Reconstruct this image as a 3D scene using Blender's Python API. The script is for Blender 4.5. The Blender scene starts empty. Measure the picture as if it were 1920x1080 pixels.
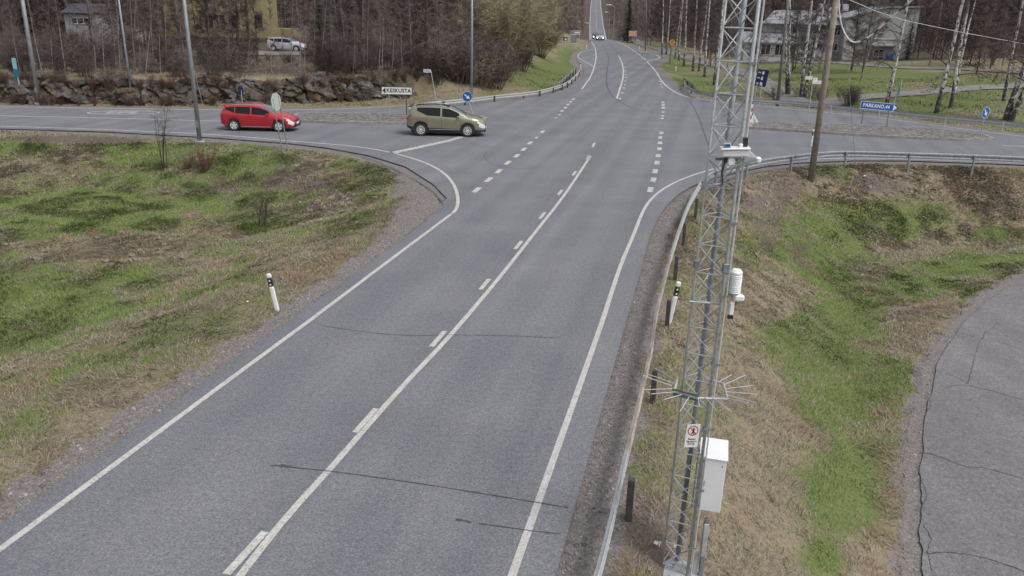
import bpy, math, random
import numpy as np
from mathutils import Vector, Matrix

SC = bpy.context.scene
COL = SC.collection
R = math.radians
PI = math.pi

# ------------------------------------------------------------------ camera
FOC = 1514.0            # focal length in pixels of the 1920 px wide photograph
PITCH, ROLL, CAMH = 0.334, 0.0232, 7.10
_f = np.array([0, math.cos(PITCH), -math.sin(PITCH)])
_r = np.array([1.0, 0, 0])
_u = np.cross(_r, _f)
CR = math.cos(ROLL) * _r + math.sin(ROLL) * _u
CU = -math.sin(ROLL) * _r + math.cos(ROLL) * _u
CF = _f
cam_d = bpy.data.cameras.new('camera')
cam_d.sensor_width = 36.0
cam_d.lens = FOC / 1920 * 36.0
cam_d.clip_start = 0.1
cam_d.clip_end = 3000
cam = bpy.data.objects.new('camera', cam_d)
COL.objects.link(cam)
cam.matrix_world = Matrix(((CR[0], CU[0], -CF[0], 0), (CR[1], CU[1], -CF[1], 0), (CR[2], CU[2], -CF[2], CAMH), (0, 0, 0, 1)))
SC.camera = cam

# ------------------------------------------------------------------ sky, sun, exposure
SUN_EL, SUN_AZ = R(58), R(125)          # azimuth measured clockwise from +Y
world = bpy.data.worlds.new('World')
SC.world = world
world.use_nodes = True
wn = world.node_tree
wn.nodes.clear()
w_out = wn.nodes.new('ShaderNodeOutputWorld')
w_bg = wn.nodes.new('ShaderNodeBackground')
w_sky = wn.nodes.new('ShaderNodeTexSky')
w_sky.sky_type = 'NISHITA'
w_sky.sun_disc = False
w_sky.sun_elevation = SUN_EL
w_sky.sun_rotation = SUN_AZ
w_sky.dust_density = 4.0
w_sky.ozone_density = 1.0
w_hs = wn.nodes.new('ShaderNodeHueSaturation')
w_hs.inputs['Saturation'].default_value = 0.22
wn.links.new(w_sky.outputs[0], w_hs.inputs['Color'])
wn.links.new(w_hs.outputs[0], w_bg.inputs['Color'])
wn.links.new(w_bg.outputs[0], w_out.inputs['Surface'])
w_bg.inputs['Strength'].default_value = 0.13
sun_d = bpy.data.lights.new('sun', 'SUN')
sun_d.energy = 0.9
sun_d.angle = R(14)
sun_d.color = (1.0, 0.97, 0.93)
sun = bpy.data.objects.new('sun', sun_d)
COL.objects.link(sun)
sd = Vector((math.sin(SUN_AZ) * math.cos(SUN_EL), math.cos(SUN_AZ) * math.cos(SUN_EL), math.sin(SUN_EL)))
sun.rotation_euler = sd.to_track_quat('Z', 'Y').to_euler()
SC.view_settings.view_transform = 'Standard'
SC.view_settings.look = 'None'
SC.view_settings.exposure = 0.4
SC.view_settings.gamma = 1.0
SC.cycles.max_bounces = 5
SC.cycles.diffuse_bounces = 2
SC.cycles.glossy_bounces = 3
SC.cycles.transparent_max_bounces = 6

# ------------------------------------------------------------------ pixel -> place helpers
def ray(u, v):
    return (u - 960) / FOC * CR - (v - 540) / FOC * CU + CF
def P(u, v, z=0.0):                       # the point at height z seen at pixel (u, v)
    d = ray(u, v)
    t = (z - CAMH) / d[2]
    return np.array([0, 0, CAMH]) + d * t
def PY(u, v, y):                          # the point at distance y seen at pixel (u, v)
    d = ray(u, v)
    return np.array([0, 0, CAMH]) + d * (y / d[1])

# ------------------------------------------------------------------ noise
def _hash(ix, iy, s):
    h = (ix.astype(np.int64) * 374761393 + iy.astype(np.int64) * 668265263 + s * 1442695041) & 0xffffffff
    h = ((h ^ (h >> 13)) * 1274126177) & 0xffffffff
    h = h ^ (h >> 16)
    return (h & 0xffff) / 65535.0
def vnoise(x, y, s=0):
    ix = np.floor(x); iy = np.floor(y)
    fx = x - ix; fy = y - iy
    fx = fx * fx * (3 - 2 * fx); fy = fy * fy * (3 - 2 * fy)
    a = _hash(ix, iy, s); b = _hash(ix + 1, iy, s); c = _hash(ix, iy + 1, s); d = _hash(ix + 1, iy + 1, s)
    return (a * (1 - fx) + b * fx) * (1 - fy) + (c * (1 - fx) + d * fx) * fy
def fbm(x, y, s=0, o=4):
    x = np.asarray(x, float); y = np.asarray(y, float)
    t = 0; a = 0.5; n = 0
    for k in range(o):
        t = t + a * vnoise(x, y, s + k * 17); n += a
        x = x * 2.03 + 3.1; y = y * 2.03 + 1.7; a *= 0.5
    return t / n
def sstep(a, b, x):
    t = np.clip((np.asarray(x, float) - a) / (b - a), 0, 1)
    return t * t * (3 - 2 * t)

# ------------------------------------------------------------------ geometry of the junction (plan, metres)
def W(*pts, z=0.0):
    return [tuple(P(u, v, z)[:2]) for u, v in pts]
def smooth(pts, n=6):                      # Catmull-Rom through the points
    p = [np.array(q, float) for q in pts]
    p = [2 * p[0] - p[1]] + p + [2 * p[-1] - p[-2]]
    out = []
    for i in range(1, len(p) - 2):
        for k in range(n):
            t = k / n
            out.append(0.5 * ((2 * p[i]) + (-p[i-1] + p[i+1]) * t + (2*p[i-1] - 5*p[i] + 4*p[i+1] - p[i+2]) * t*t + (-p[i-1] + 3*p[i] - 3*p[i+1] + p[i+2]) * t**3))
    out.append(p[-2])
    return out

LDIR = np.array([0.2343, 0.972])
def along(p, d, s, off=0.0):
    d = np.array(d); n = np.array([d[1], -d[0]])
    return tuple(np.array(p) + d * s + n * off)
# outer rim of all asphalt, anticlockwise from the near left
L0 = np.array(P(0, 1030)[:2]); L1 = np.array(P(848, 400)[:2])
RIM = [along(L0, LDIR, -16, -0.42), along(L1, LDIR, -6, -0.42), along(L1, LDIR, -1.5, -0.5)]
RIM = RIM[::-1]
west_s = W((838, 372), (812, 345), (760, 312), (690, 291), (620, 278), (545, 269), (400, 258), (200, 247), (0, 241))
west_s.append((-75.0, 41.5 - 7.0))
west_s.append((-170.0, 18.0))
west_n = W((0, 197), (300, 203), (480, 204), (640, 202.5), (770, 199.5), (850, 196.5), (925, 190.5), (1000, 181), (1050, 171), (1075, 160), (1092, 148), (1095, 140), (1094, 130), (1083, 115), (1082, 105), (1088, 97), (1108, 91))
west_n = [(-170.0, 28.0), (-75.0, 44.0)] + west_n
RC = [(215, 1125, 77.5, 3.6), (205, 1130, 79.0, 3.9)]
def rc(u, v, y):
    p = PY(u, v, y); return (p[0], y)
far_l = [(PY(1107, 84, 190)[0], 190.0), (PY(1109, 79, 215)[0], 215.0)]
far_r = [(PY(1146, 77, 215)[0], 215.0), (PY(1163, 79.5, 200)[0], 200.0)]
east_n = W((1178, 83), (1192, 91), (1232, 100), (1243, 108), (1236, 115), (1222, 121), (1238, 140), (1252, 156), (1268, 168), (1290, 180), (1342, 189), (1412, 195), (1640, 217), (1769, 234), (1920, 253))
east_n += [(75.0, 58.0), (190.0, 50.0)]
east_s = [(190.0, 36.0), (75.0, 41.0)] + W((1920, 309), (1700, 301), (1600, 301), (1500, 305), (1440, 311), (1385, 322), (1338, 334), (1300, 348), (1272, 364), (1250, 385), (1231, 413), (1217, 447), (1206, 490))
RN = np.array(P(1130, 600)[:2]); RD = np.array(P(1130, 600)[:2]) - np.array(P(960, 1080)[:2]); RD = RD / np.linalg.norm(RD)
east_s += [along(RN, RD, 0, 0.56), along(RN, RD, -5, 0.56), along(RN, RD, -26, 0.55)]
POLY = np.array(RIM[:1] + west_s + west_n + far_l + far_r + east_n + east_s + [RIM[2], RIM[1]])

def dist_poly(x, y, poly, closed=True):
    x = np.asarray(x, float).ravel(); y = np.asarray(y, float).ravel()
    best = np.full(x.shape, 1e9)
    ins = np.zeros(x.shape, bool)
    n = len(poly)
    for i in range(n if closed else n - 1):
        ax, ay = poly[i]; bx, by = poly[(i + 1) % n]
        dx, dy = bx - ax, by - ay
        l2 = dx * dx + dy * dy + 1e-12
        t = np.clip(((x - ax) * dx + (y - ay) * dy) / l2, 0, 1)
        best = np.minimum(best, (x - ax - t * dx) ** 2 + (y - ay - t * dy) ** 2)
        if closed:
            c = ((ay > y) != (by > y)) & (x < dx * (y - ay) / (dy if abs(dy) > 1e-12 else 1e-12) + ax)
            ins ^= c
    best = np.sqrt(best)
    return np.where(ins, -best, best) if closed else best

GY = np.array([-50, 150, 205, 225, 260, 330, 420, 450, 545, 630, 720, 900, 1500], float)
GZ = np.array([0, 0, 0.0, -0.35, -2.6, -8.2, -9.6, -7.9, -2.6, 3.0, 9.0, 19.0, 26.0])
def road_z(y):
    y = np.asarray(y, float)
    return sum(np.interp(y + k, GY, GZ) for k in (-12, -6, 0, 6, 12)) / 5 * (y > 190) 
CY = np.array([-50, 8.7, 41, 80, 130, 200, 215, 450, 545, 630, 720, 900, 1500], float)
CX = np.array([-17.5, -3.6, 3.9, 11.2, 17.3, PY(1130, 79, 200)[0], PY(1127, 78, 215)[0], PY(1121.5, 75, 450)[0], PY(1118.5, 46, 545)[0], PY(1118, 28, 630)[0], PY(1117, 13, 720)[0], PY(1117, 13, 900)[0], PY(1117, 13, 1500)[0]])
def road_x(y):
    return np.interp(y, CY, CX)
PATHLOW = [tuple(P(u, v, -2.3)[:2]) for u, v in [(1738, 1180), (1730, 1080), (1727, 980), (1728, 880), (1737, 780), (1760, 680), (1800, 615), (1850, 567), (1920, 522), (2000, 485), (2150, 440)]]
_pl = smooth(PATHLOW, 14)
PATHLOW = [(float(p[0] + 0.06 * (vnoise(np.array([i * .7]), np.array([3.]), 4)[0] - .5) + 0.025 * math.sin(i * 12.9898)), float(p[1])) for i, p in enumerate(_pl)]
PATHLOW_POLY = np.array(PATHLOW + [(60, 33), (60, -14), (PATHLOW[0][0] + .05, -14)])
ROCKLINE = [tuple(P(u, v, 0)[:2]) for u, v in [(-900, 150), (-350, 170), (0, 191), (150, 194), (300, 195), (450, 193), (600, 190), (700, 186), (785, 180)]]
ROCKARR = np.array(ROCKLINE)

def terrain(x, y, raw=False):
    sh = np.shape(x)
    x = np.asarray(x, float).ravel(); y = np.asarray(y, float).ravel()
    d = dist_poly(x, y, POLY)
    cx = road_x(y)
    side_y = np.interp(x, [-170, -75, -20, 5, 35, 75, 190], [23, 41, 49.5, 50, 50, 49.5, 43])
    north = y > side_y
    west = x < cx
    do = np.maximum(d, 0)
    z = np.full(x.shape, -0.06)
    # south-west hollow
    zsw = -0.05 - 1.45 * sstep(1.0, 8.5, do) + 0.9 * sstep(12, 40, do)
    # south-east: embankment down to the low path
    dp = dist_poly(x, y, PATHLOW_POLY)
    slope = -0.05 - 0.52 * np.maximum(do - 1.15, 0)
    floor_ = -2.32 - 0.5 * sstep(0.6, 3.2, dp) + 0.0 * dp
    k = 0.35
    hh = np.clip(0.5 + 0.5 * (slope - floor_) / k, 0, 1)
    zse = floor_ * (1 - hh) + slope * hh + k * hh * (1 - hh)
    zse = np.where(dp < 0.3, np.minimum(zse, -2.34), zse)
    # north-west: rock cutting, terrace, and a bank beside the main road
    rx = ROCKARR[:, 0]; ry = ROCKARR[:, 1]
    ryl = np.interp(x, rx, ry)
    behind = (y - ryl)
    top = 1.75 + 0.35 * np.clip((y - 60) / 55, 0, 1) + 3.5 * sstep(135, 230, y)
    zrock = top * sstep(0.35, 1.25, behind)
    bank = np.clip((do - 1.6) / 9.0, 0, 1)
    zbank = (1.9 + 1.0 * sstep(85, 130, y)) * bank * bank * (3 - 2 * bank)
    wgt = sstep(rx[-1] - 1.0, rx[-1] + 3.5, x)
    znw = zrock * (1 - wgt) + np.minimum(zbank, top + 1.0) * wgt
    znw = np.where(do > 0, znw, 0) - 0.05
    # north-east: shallow ditch, lawn rising to the house
    zne = -0.05 - 0.35 * sstep(1.0, 3.5, do) * (1 - sstep(5, 9, do)) + 1.9 * sstep(6, 60, do) * (x > cx) + 3.0 * sstep(150, 260, y) * sstep(20, 60, do)
    z = np.where(d > 0, np.where(north, np.where(west, znw, zne), np.where(west, zsw, zse)), -0.06)
    # far valley
    fr = np.abs(x - cx)
    g = road_z(y)
    z = z + g + np.where(y > 190, -0.05, 0)
    z = np.where(y > 216, g - 0.08 + 0.10 * np.maximum(fr - 6, 0) * sstep(216, 300, y) * (fr < 400) * 0.8 + (z - g) * sstep(5, 14, fr) * (1 - sstep(230, 330, y)), z)
    if not raw:
        a = sstep(0.5, 2.5, do)
        z = z + a * sstep(.2, 1.6, np.abs(dp)) * (0.12 * (fbm(x * 0.7, y * 0.7, 3) - 0.5) + 0.07 * (fbm(x * 2.3, y * 2.3, 9, 3) - 0.5) * (dp > 1.2))
    return z.reshape(sh)
def tz(x, y):
    return float(terrain(np.array([x]), np.array([y]))[0])
_ts = np.concatenate([np.linspace(6, 60, 700), np.linspace(60.2, 260, 900), np.linspace(261, 900, 500)])
def T(u, v):                              # where the ground is seen at pixel (u, v)
    d = ray(u, v)
    pts = np.array([0, 0, CAMH])[None] + d[None] * _ts[:, None]
    h = terrain(pts[:, 0], pts[:, 1])
    below = np.nonzero(pts[:, 2] < h)[0]
    i = below[0] if len(below) else len(_ts) - 1
    p = pts[i]
    if i > 0:
        a = pts[i-1][2] - h[i-1]; b = pts[i][2] - h[i]
        t = a / (a - b + 1e-9)
        p = pts[i-1] * (1 - t) + pts[i] * t
    return np.array([p[0], p[1], tz(p[0], p[1])])

# ------------------------------------------------------------------ materials
def nmat(name):
    m = bpy.data.materials.new(name)
    m.use_nodes = True
    nt = m.node_tree
    b = nt.nodes['Principled BSDF']
    return m, nt, b
def N(nt, typ, **kw):
    n = nt.nodes.new(typ)
    for k, v in kw.items():
        if k in n.inputs.keys() if isinstance(k, str) else False:
            n.inputs[k].default_value = v
        else:
            setattr(n, k, v)
    return n
def noise(nt, vec, scale, detail=4, rough=0.6, dist=0.0):
    n = nt.nodes.new('ShaderNodeTexNoise')
    n.inputs['Scale'].default_value = scale
    n.inputs['Detail'].default_value = detail
    n.inputs['Roughness'].default_value = rough
    n.inputs['Distortion'].default_value = dist
    nt.links.new(vec, n.inputs['Vector'])
    return n.outputs['Fac']
def ramp(nt, fac, stops):
    r = nt.nodes.new('ShaderNodeValToRGB')
    e = r.color_ramp.elements
    while len(e) < len(stops):
        e.new(0.5)
    for i, (p, c) in enumerate(stops):
        e[i].position = p
        e[i].color = (c[0], c[1], c[2], 1) if not isinstance(c, (int, float)) else (c, c, c, 1)
    nt.links.new(fac, r.inputs[0])
    return r.outputs[0]
def mix(nt, fac, a, b, mode='MIX'):
    n = nt.nodes.new('ShaderNodeMix')
    n.data_type = 'RGBA'; n.blend_type = mode
    def put(sock, v):
        if isinstance(v, (int, float)): sock.default_value = v if sock.type == 'VALUE' else (v, v, v, 1)
        elif isinstance(v, tuple): sock.default_value = (*v[:3], 1)
        else: nt.links.new(v, sock)
    put(n.inputs[0], fac); put(n.inputs[6], a); put(n.inputs[7], b)
    return n.outputs[2]
def geo_vec(nt, scale=(1, 1, 1), rot=(0, 0, 0), obj=False):
    if obj:
        c = nt.nodes.new('ShaderNodeTexCoord').outputs['Object']
    else:
        c = nt.nodes.new('ShaderNodeNewGeometry').outputs['Position']
    if scale == (1, 1, 1) and rot == (0, 0, 0):
        return c
    m = nt.nodes.new('ShaderNodeMapping')
    m.inputs['Scale'].default_value = scale
    m.inputs['Rotation'].default_value = rot
    nt.links.new(c, m.inputs['Vector'])
    return m.outputs[0]
def bump(nt, b, fac, strength=0.3, dist=0.02):
    n = nt.nodes.new('ShaderNodeBump')
    n.inputs['Strength'].default_value = strength
    n.inputs['Distance'].default_value = dist
    nt.links.new(fac, n.inputs['Height'])
    nt.links.new(n.outputs[0], b.inputs['Normal'])
def simple(name, col, rough=0.6, metal=0.0, var=0.12, scale=6.0, obj=True, coat=0.0, bumpy=0.0):
    m, nt, b = nmat(name)
    v = geo_vec(nt, obj=obj)
    f = noise(nt, v, scale, 4, 0.6)
    lo = tuple(c * (1 - var) for c in col); hi = tuple(min(1, c * (1 + var)) for c in col)
    nt.links.new(ramp(nt, f, [(0.3, lo), (0.7, hi)]), b.inputs['Base Color'])
    b.inputs['Roughness'].default_value = rough
    b.inputs['Metallic'].default_value = metal
    if coat: b.inputs['Coat Weight'].default_value = coat; b.inputs['Coat Roughness'].default_value = 0.05
    if bumpy: bump(nt, b, f, bumpy, 0.02)
    return m

def mat_asphalt(name, base, rot, speck=1.0, lanes=True, cracks=0.0):
    m, nt, b = nmat(name)
    v = geo_vec(nt)
    fine = noise(nt, v, 28, 2, 0.7)
    mid = noise(nt, v, 9, 3, 0.7)
    big = noise(nt, v, 0.35, 4, 0.55)
    st = geo_vec(nt, (1, 1, 1), (0, 0, rot))
    mp = nt.nodes.new('ShaderNodeMapping'); mp.inputs['Scale'].default_value = (1.25, 0.018, 1)
    nt.links.new(st, mp.inputs['Vector'])
    strk = noise(nt, mp.outputs[0], 1.0, 3, 0.5, 0.4)
    c = ramp(nt, fine, [(0.30, tuple(x * (1 - .42 * speck) for x in base)), (0.5, base), (0.70, tuple(x * (1 + .62 * speck) for x in base))])
    c2 = ramp(nt, mid, [(0.25, 0.80), (0.75, 1.2)])
    c = mix(nt, 1.0, c, c2, 'MULTIPLY')
    c = mix(nt, 1.0, c, ramp(nt, big, [(0.3, (0.88, 0.88, 0.90)), (0.7, (1.1, 1.09, 1.08))]), 'MULTIPLY')
    if lanes:
        sx = nt.nodes.new('ShaderNodeSeparateXYZ'); nt.links.new(st, sx.inputs[0])
        sm = nt.nodes.new('ShaderNodeMath'); sm.operation = 'MULTIPLY_ADD'; nt.links.new(sx.outputs[0], sm.inputs[0]); sm.inputs[1].default_value = 3.7; sm.inputs[2].default_value = 1.2
        sn = nt.nodes.new('ShaderNodeMath'); sn.operation = 'SINE'; nt.links.new(sm.outputs[0], sn.inputs[0])
        sa = nt.nodes.new('ShaderNodeMath'); sa.operation = 'MULTIPLY_ADD'; nt.links.new(sn.outputs[0], sa.inputs[0]); sa.inputs[1].default_value = 0.5; sa.inputs[2].default_value = 0.5
        c = mix(nt, 1.0, c, ramp(nt, sa.outputs[0], [(0.1, (0.96, 0.96, 0.965)), (0.9, (1.035, 1.035, 1.03))]), 'MULTIPLY')
        c = mix(nt, 1.0, c, ramp(nt, strk, [(0.3, (0.90, 0.905, 0.915)), (0.7, (1.09, 1.085, 1.08))]), 'MULTIPLY')
    if cracks:
        vo = nt.nodes.new('ShaderNodeTexVoronoi'); vo.feature = 'DISTANCE_TO_EDGE'; vo.inputs['Scale'].default_value = 0.42
        vd = nt.nodes.new('ShaderNodeVectorMath'); vd.operation = 'ADD'
        nz = nt.nodes.new('ShaderNodeTexNoise'); nz.inputs['Scale'].default_value = 2.0; nz.inputs['Detail'].default_value = 5
        nt.links.new(v, nz.inputs['Vector'])
        sc_ = nt.nodes.new('ShaderNodeVectorMath'); sc_.operation = 'SCALE'; sc_.inputs['Scale'].default_value = 0.7
        nt.links.new(nz.outputs['Color'], sc_.inputs[0])
        nt.links.new(v, vd.inputs[0]); nt.links.new(sc_.outputs[0], vd.inputs[1])
        nt.links.new(vd.outputs[0], vo.inputs['Vector'])
        cr = ramp(nt, vo.outputs['Distance'], [(0.0, 1.0), (0.007, 0.6), (0.016, 0.0)])
        keep = ramp(nt, noise(nt, v, 0.55, 2, 0.5), [(0.47, 0.0), (0.56, 1.0)])
        crf = mix(nt, 1.0, cr, keep, 'MULTIPLY')
        pv = ramp(nt, noise(nt, v, 2.2, 5, 0.7), [(0.64, 0.0), (0.70, 1.0)])
        c = mix(nt, mix(nt, 1.0, pv, 0.35, 'MULTIPLY'), c, (0.30, 0.28, 0.28))
    nt.links.new(c, b.inputs['Base Color'])
    b.inputs['Roughness'].default_value = 0.88
    b.inputs['Specular IOR Level'].default_value = 0.3
    bump(nt, b, fine, 0.35, 0.012)
    return m
M = {}
M['asphalt'] = mat_asphalt('asphalt', (0.160, 0.164, 0.178), R(13.5), 0.75)
M['asphalt_old'] = mat_asphalt('old asphalt', (0.165, 0.160, 0.166), R(-5), 0.7, True, 1.0)
M['asphalt_path'] = mat_asphalt('path asphalt', (0.20, 0.19, 0.19), 0, 0.4, False)

def mat_paint():
    m, nt, b = nmat('road paint')
    v = geo_vec(nt)
    f = noise(nt, v, 22, 5, 0.7); g = noise(nt, v, 3.0, 3, 0.6)
    c = ramp(nt, f, [(0.36, (0.24, 0.237, 0.235)), (0.46, (0.48, 0.47, 0.45)), (0.75, (0.60, 0.59, 0.565))])
    c = mix(nt, 1.0, c, ramp(nt, g, [(0.3, 0.82), (0.7, 1.05)]), 'MULTIPLY')
    nt.links.new(c, b.inputs['Base Color']); b.inputs['Roughness'].default_value = 0.8
    return m
def mat_paint_worn():
    m, nt, b = nmat('worn road paint')
    v = geo_vec(nt)
    f = noise(nt, v, 7, 5, 0.75)
    c = ramp(nt, f, [(0.42, (0.17, 0.17, 0.18)), (0.52, (0.50, 0.50, 0.49)), (0.75, (0.66, 0.65, 0.63))])
    nt.links.new(c, b.inputs['Base Color']); b.inputs['Roughness'].default_value = 0.8
    return m
M['paint'] = mat_paint()
M['paint_worn'] = mat_paint_worn()
M['tar'] = simple('tar seam', (0.060, 0.060, 0.064), 0.6, var=0.4, scale=9, obj=False)
M['seam'] = simple('asphalt joint', (0.09, 0.092, 0.10), 0.85, var=0.35, scale=5, obj=False)

def mat_ground():
    m, nt, b = nmat('ground cover')
    v = geo_vec(nt)
    at = nt.nodes.new('ShaderNodeAttribute'); at.attribute_name = 'cover'
    sep = nt.nodes.new('ShaderNodeSeparateColor'); nt.links.new(at.outputs['Color'], sep.inputs[0])
    n1 = noise(nt, v, 1.1, 5, 0.65); n2 = noise(nt, v, 14, 4, 0.7); n3 = noise(nt, v, 45, 3, 0.7)
    mp = geo_vec(nt, (2.0, 9.0, 2.0), (0, 0, R(35)))
    n4 = noise(nt, mp, 3.0, 5, 0.75, 0.6)
    straw = ramp(nt, n4, [(0.30, (0.125, 0.105, 0.075)), (0.48, (0.215, 0.18, 0.125)), (0.68, (0.32, 0.275, 0.195))])
    straw = mix(nt, ramp(nt, n1, [(0.4, 0.0), (0.7, 0.55)]), straw, (0.25, 0.18, 0.12))
    green = ramp(nt, n2, [(0.30, (0.080, 0.100, 0.035)), (0.52, (0.130, 0.158, 0.058)), (0.75, (0.19, 0.215, 0.09))])
    grav = ramp(nt, n2, [(0.30, (0.125, 0.112, 0.110)), (0.5, (0.185, 0.168, 0.165)), (0.72, (0.27, 0.25, 0.245))])
    grav = mix(nt, 1.0, grav, ramp(nt, n3, [(0.3, 0.55), (0.7, 1.4)]), 'MULTIPLY')
    dirt = ramp(nt, n2, [(0.30, (0.105, 0.082, 0.073)), (0.55, (0.175, 0.142, 0.128)), (0.75, (0.25, 0.21, 0.19))])
    dirt = mix(nt, sep.outputs['Red'], dirt, mix(nt, 1.0, dirt, (0.55, 0.50, 0.47), 'MULTIPLY'))
    def edge(ch, lo=0.12):
        a = nt.nodes.new('ShaderNodeMath'); a.operation = 'ADD'
        s = nt.nodes.new('ShaderNodeMath'); s.operation = 'MULTIPLY_ADD'
        nt.links.new(n1, s.inputs[0]); s.inputs[1].default_value = 0.7; s.inputs[2].default_value = -0.35
        s2 = nt.nodes.new('ShaderNodeMath'); s2.operation = 'MULTIPLY_ADD'
        nt.links.new(n2, s2.inputs[0]); s2.inputs[1].default_value = 0.6; s2.inputs[2].default_value = -0.3
        nt.links.new(s.outputs[0], a.inputs[0]); nt.links.new(s2.outputs[0], a.inputs[1])
        a2 = nt.nodes.new('ShaderNodeMath'); a2.operation = 'ADD'
        nt.links.new(a.outputs[0], a2.inputs[0]); nt.links.new(ch, a2.inputs[1])
        return ramp(nt, a2.outputs[0], [(0.5 - lo, 0.0), (0.5 + lo, 1.0)])
    c = mix(nt, edge(sep.outputs['Red'], 0.2), straw, green)
    c = mix(nt, edge(sep.outputs['Blue'], 0.15), c, dirt)
    c = mix(nt, edge(sep.outputs['Green']), c, grav)
    nt.links.new(c, b.inputs['Base Color'])
    b.inputs['Roughness'].default_value = 0.95
    b.inputs['Specular IOR Level'].default_value = 0.15
    bump(nt, b, n2, 0.6, 0.04)
    return m
M['ground'] = mat_ground()

def mat_grass():
    m, nt, b = nmat('grass blades')
    at = nt.nodes.new('ShaderNodeAttribute'); at.attribute_name = 'tint'
    nt.links.new(at.outputs['Color'], b.inputs['Base Color'])
    ge = nt.nodes.new('ShaderNodeNewGeometry')
    v1 = nt.nodes.new('ShaderNodeVectorMath'); v1.operation = 'SCALE'; v1.inputs['Scale'].default_value = 0.45
    v2 = nt.nodes.new('ShaderNodeVectorMath'); v2.operation = 'ADD'; v2.inputs[1].default_value = (0, 0, 0.8)
    v3 = nt.nodes.new('ShaderNodeVectorMath'); v3.operation = 'NORMALIZE'
    nt.links.new(ge.outputs['Normal'], v1.inputs[0]); nt.links.new(v1.outputs[0], v2.inputs[0]); nt.links.new(v2.outputs[0], v3.inputs[0]); nt.links.new(v3.outputs[0], b.inputs['Normal'])
    b.inputs['Roughness'].default_value = 0.75
    b.inputs['Specular IOR Level'].default_value = 0.25
    return m
M['grass'] = mat_grass()
def mat_gravel(name, base):
    m, nt, b = nmat(name)
    v = geo_vec(nt)
    vo = nt.nodes.new('ShaderNodeTexVoronoi'); vo.inputs['Scale'].default_value = 7
    nt.links.new(v, vo.inputs['Vector'])
    sx = nt.nodes.new('ShaderNodeSeparateColor'); nt.links.new(vo.outputs['Color'], sx.inputs[0])
    c = ramp(nt, sx.outputs['Red'], [(0.1, tuple(x * .38 for x in base)), (0.5, base), (0.9, tuple(x * 1.7 for x in base))])
    c = mix(nt, ramp(nt, noise(nt, v, 1.2, 4, 0.6), [(0.5, 0.0), (0.75, 0.8)]), c, (0.14, 0.12, 0.075))
    nt.links.new(c, b.inputs['Base Color']); b.inputs['Roughness'].default_value = 0.95
    bump(nt, b, sx.outputs['Red'], 0.8, 0.04)
    return m
M['gravel'] = mat_gravel('island gravel', (0.15, 0.14, 0.14))
M['kerb'] = simple('kerb stone', (0.27, 0.25, 0.24), 0.85, var=0.3, scale=4, obj=False)
def mat_rock():
    m, nt, b = nmat('blasted rock')
    v = geo_vec(nt)
    n1 = noise(nt, v, 1.3, 6, 0.7); n2 = noise(nt, v, 6, 5, 0.7); n3 = noise(nt, geo_vec(nt, (1, 1, 2.5)), 0.55, 5, 0.7, 0.8)
    c = ramp(nt, n2, [(0.30, (0.075, 0.070, 0.070)), (0.5, (0.17, 0.16, 0.16)), (0.72, (0.33, 0.32, 0.32))])
    c = mix(nt, ramp(nt, n1, [(0.44, 0.0), (0.58, 0.8)]), c, (0.105, 0.080, 0.055))
    c = mix(nt, ramp(nt, n3, [(0.50, 0.0), (0.58, 0.9)]), c, (0.125, 0.095, 0.05))
    c = mix(nt, 1.0, c, ramp(nt, noise(nt, v, 2.6, 6, 0.75), [(0.36, 0.35), (0.52, 1.0), (0.7, 1.45)]), 'MULTIPLY')
    nt.links.new(c, b.inputs['Base Color']); b.inputs['Roughness'].default_value = 0.9
    bump(nt, b, n2, 1.0, 0.2)
    return m
M['rock'] = mat_rock()
def mat_birch():
    m, nt, b = nmat('birch bark')
    v = geo_vec(nt, (3.2, 3.2, 2.2), obj=True)
    n1 = noise(nt, v, 1.6, 4, 0.7)
    n2 = noise(nt, geo_vec(nt, (4, 4, 9), obj=True), 1.3, 3, 0.6)
    tc = nt.nodes.new('ShaderNodeTexCoord'); sp = nt.nodes.new('ShaderNodeSeparateXYZ'); nt.links.new(tc.outputs['Object'], sp.inputs[0])
    hz = nt.nodes.new('ShaderNodeMapRange'); hz.inputs['From Min'].default_value = 0.2; hz.inputs['From Max'].default_value = 2.6
    hz.inputs['To Min'].default_value = 0.16; hz.inputs['To Max'].default_value = 0.0
    nt.links.new(sp.outputs['Z'], hz.inputs['Value'])
    ad = nt.nodes.new('ShaderNodeMath'); ad.operation = 'ADD'; nt.links.new(n1, ad.inputs[0]); nt.links.new(hz.outputs[0], ad.inputs[1])
    c = ramp(nt, ad.outputs[0], [(0.50, (0.60, 0.58, 0.57)), (0.565, (0.10, 0.09, 0.09)), (0.64, (0.045, 0.04, 0.04))])
    c = mix(nt, ramp(nt, n2, [(0.55, 0.0), (0.66, 0.75)]), c, (0.12, 0.10, 0.10))
    nt.links.new(c, b.inputs['Base Color']); b.inputs['Roughness'].default_value = 0.8
    return m
M['birch'] = mat_birch()
M['pale_bark'] = simple('pale grey bark', (0.24, 0.215, 0.20), 0.9, var=0.45, scale=3)
M['dark_bark'] = simple('dark bark', (0.075, 0.060, 0.054), 0.95, var=0.4, scale=4)
M['twig'] = simple('bare twigs', (0.082, 0.062, 0.060), 0.95, var=0.35, scale=0.8)
M['twig_grey'] = simple('grey twigs', (0.125, 0.100, 0.092), 0.95, var=0.35, scale=0.8)
M['twig_olive'] = simple('budding olive twigs', (0.24, 0.215, 0.135), 0.95, var=0.45, scale=0.5)
M['twig_red'] = simple('reddish twigs', (0.13, 0.075, 0.05), 0.95, var=0.35, scale=1.5)
M['needle'] = simple('spruce needles', (0.020, 0.034, 0.022), 0.9, var=0.5, scale=2)
M['steel'] = simple('galvanised steel', (0.42, 0.44, 0.45), 0.5, 0.25, var=0.2, scale=14)
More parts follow.
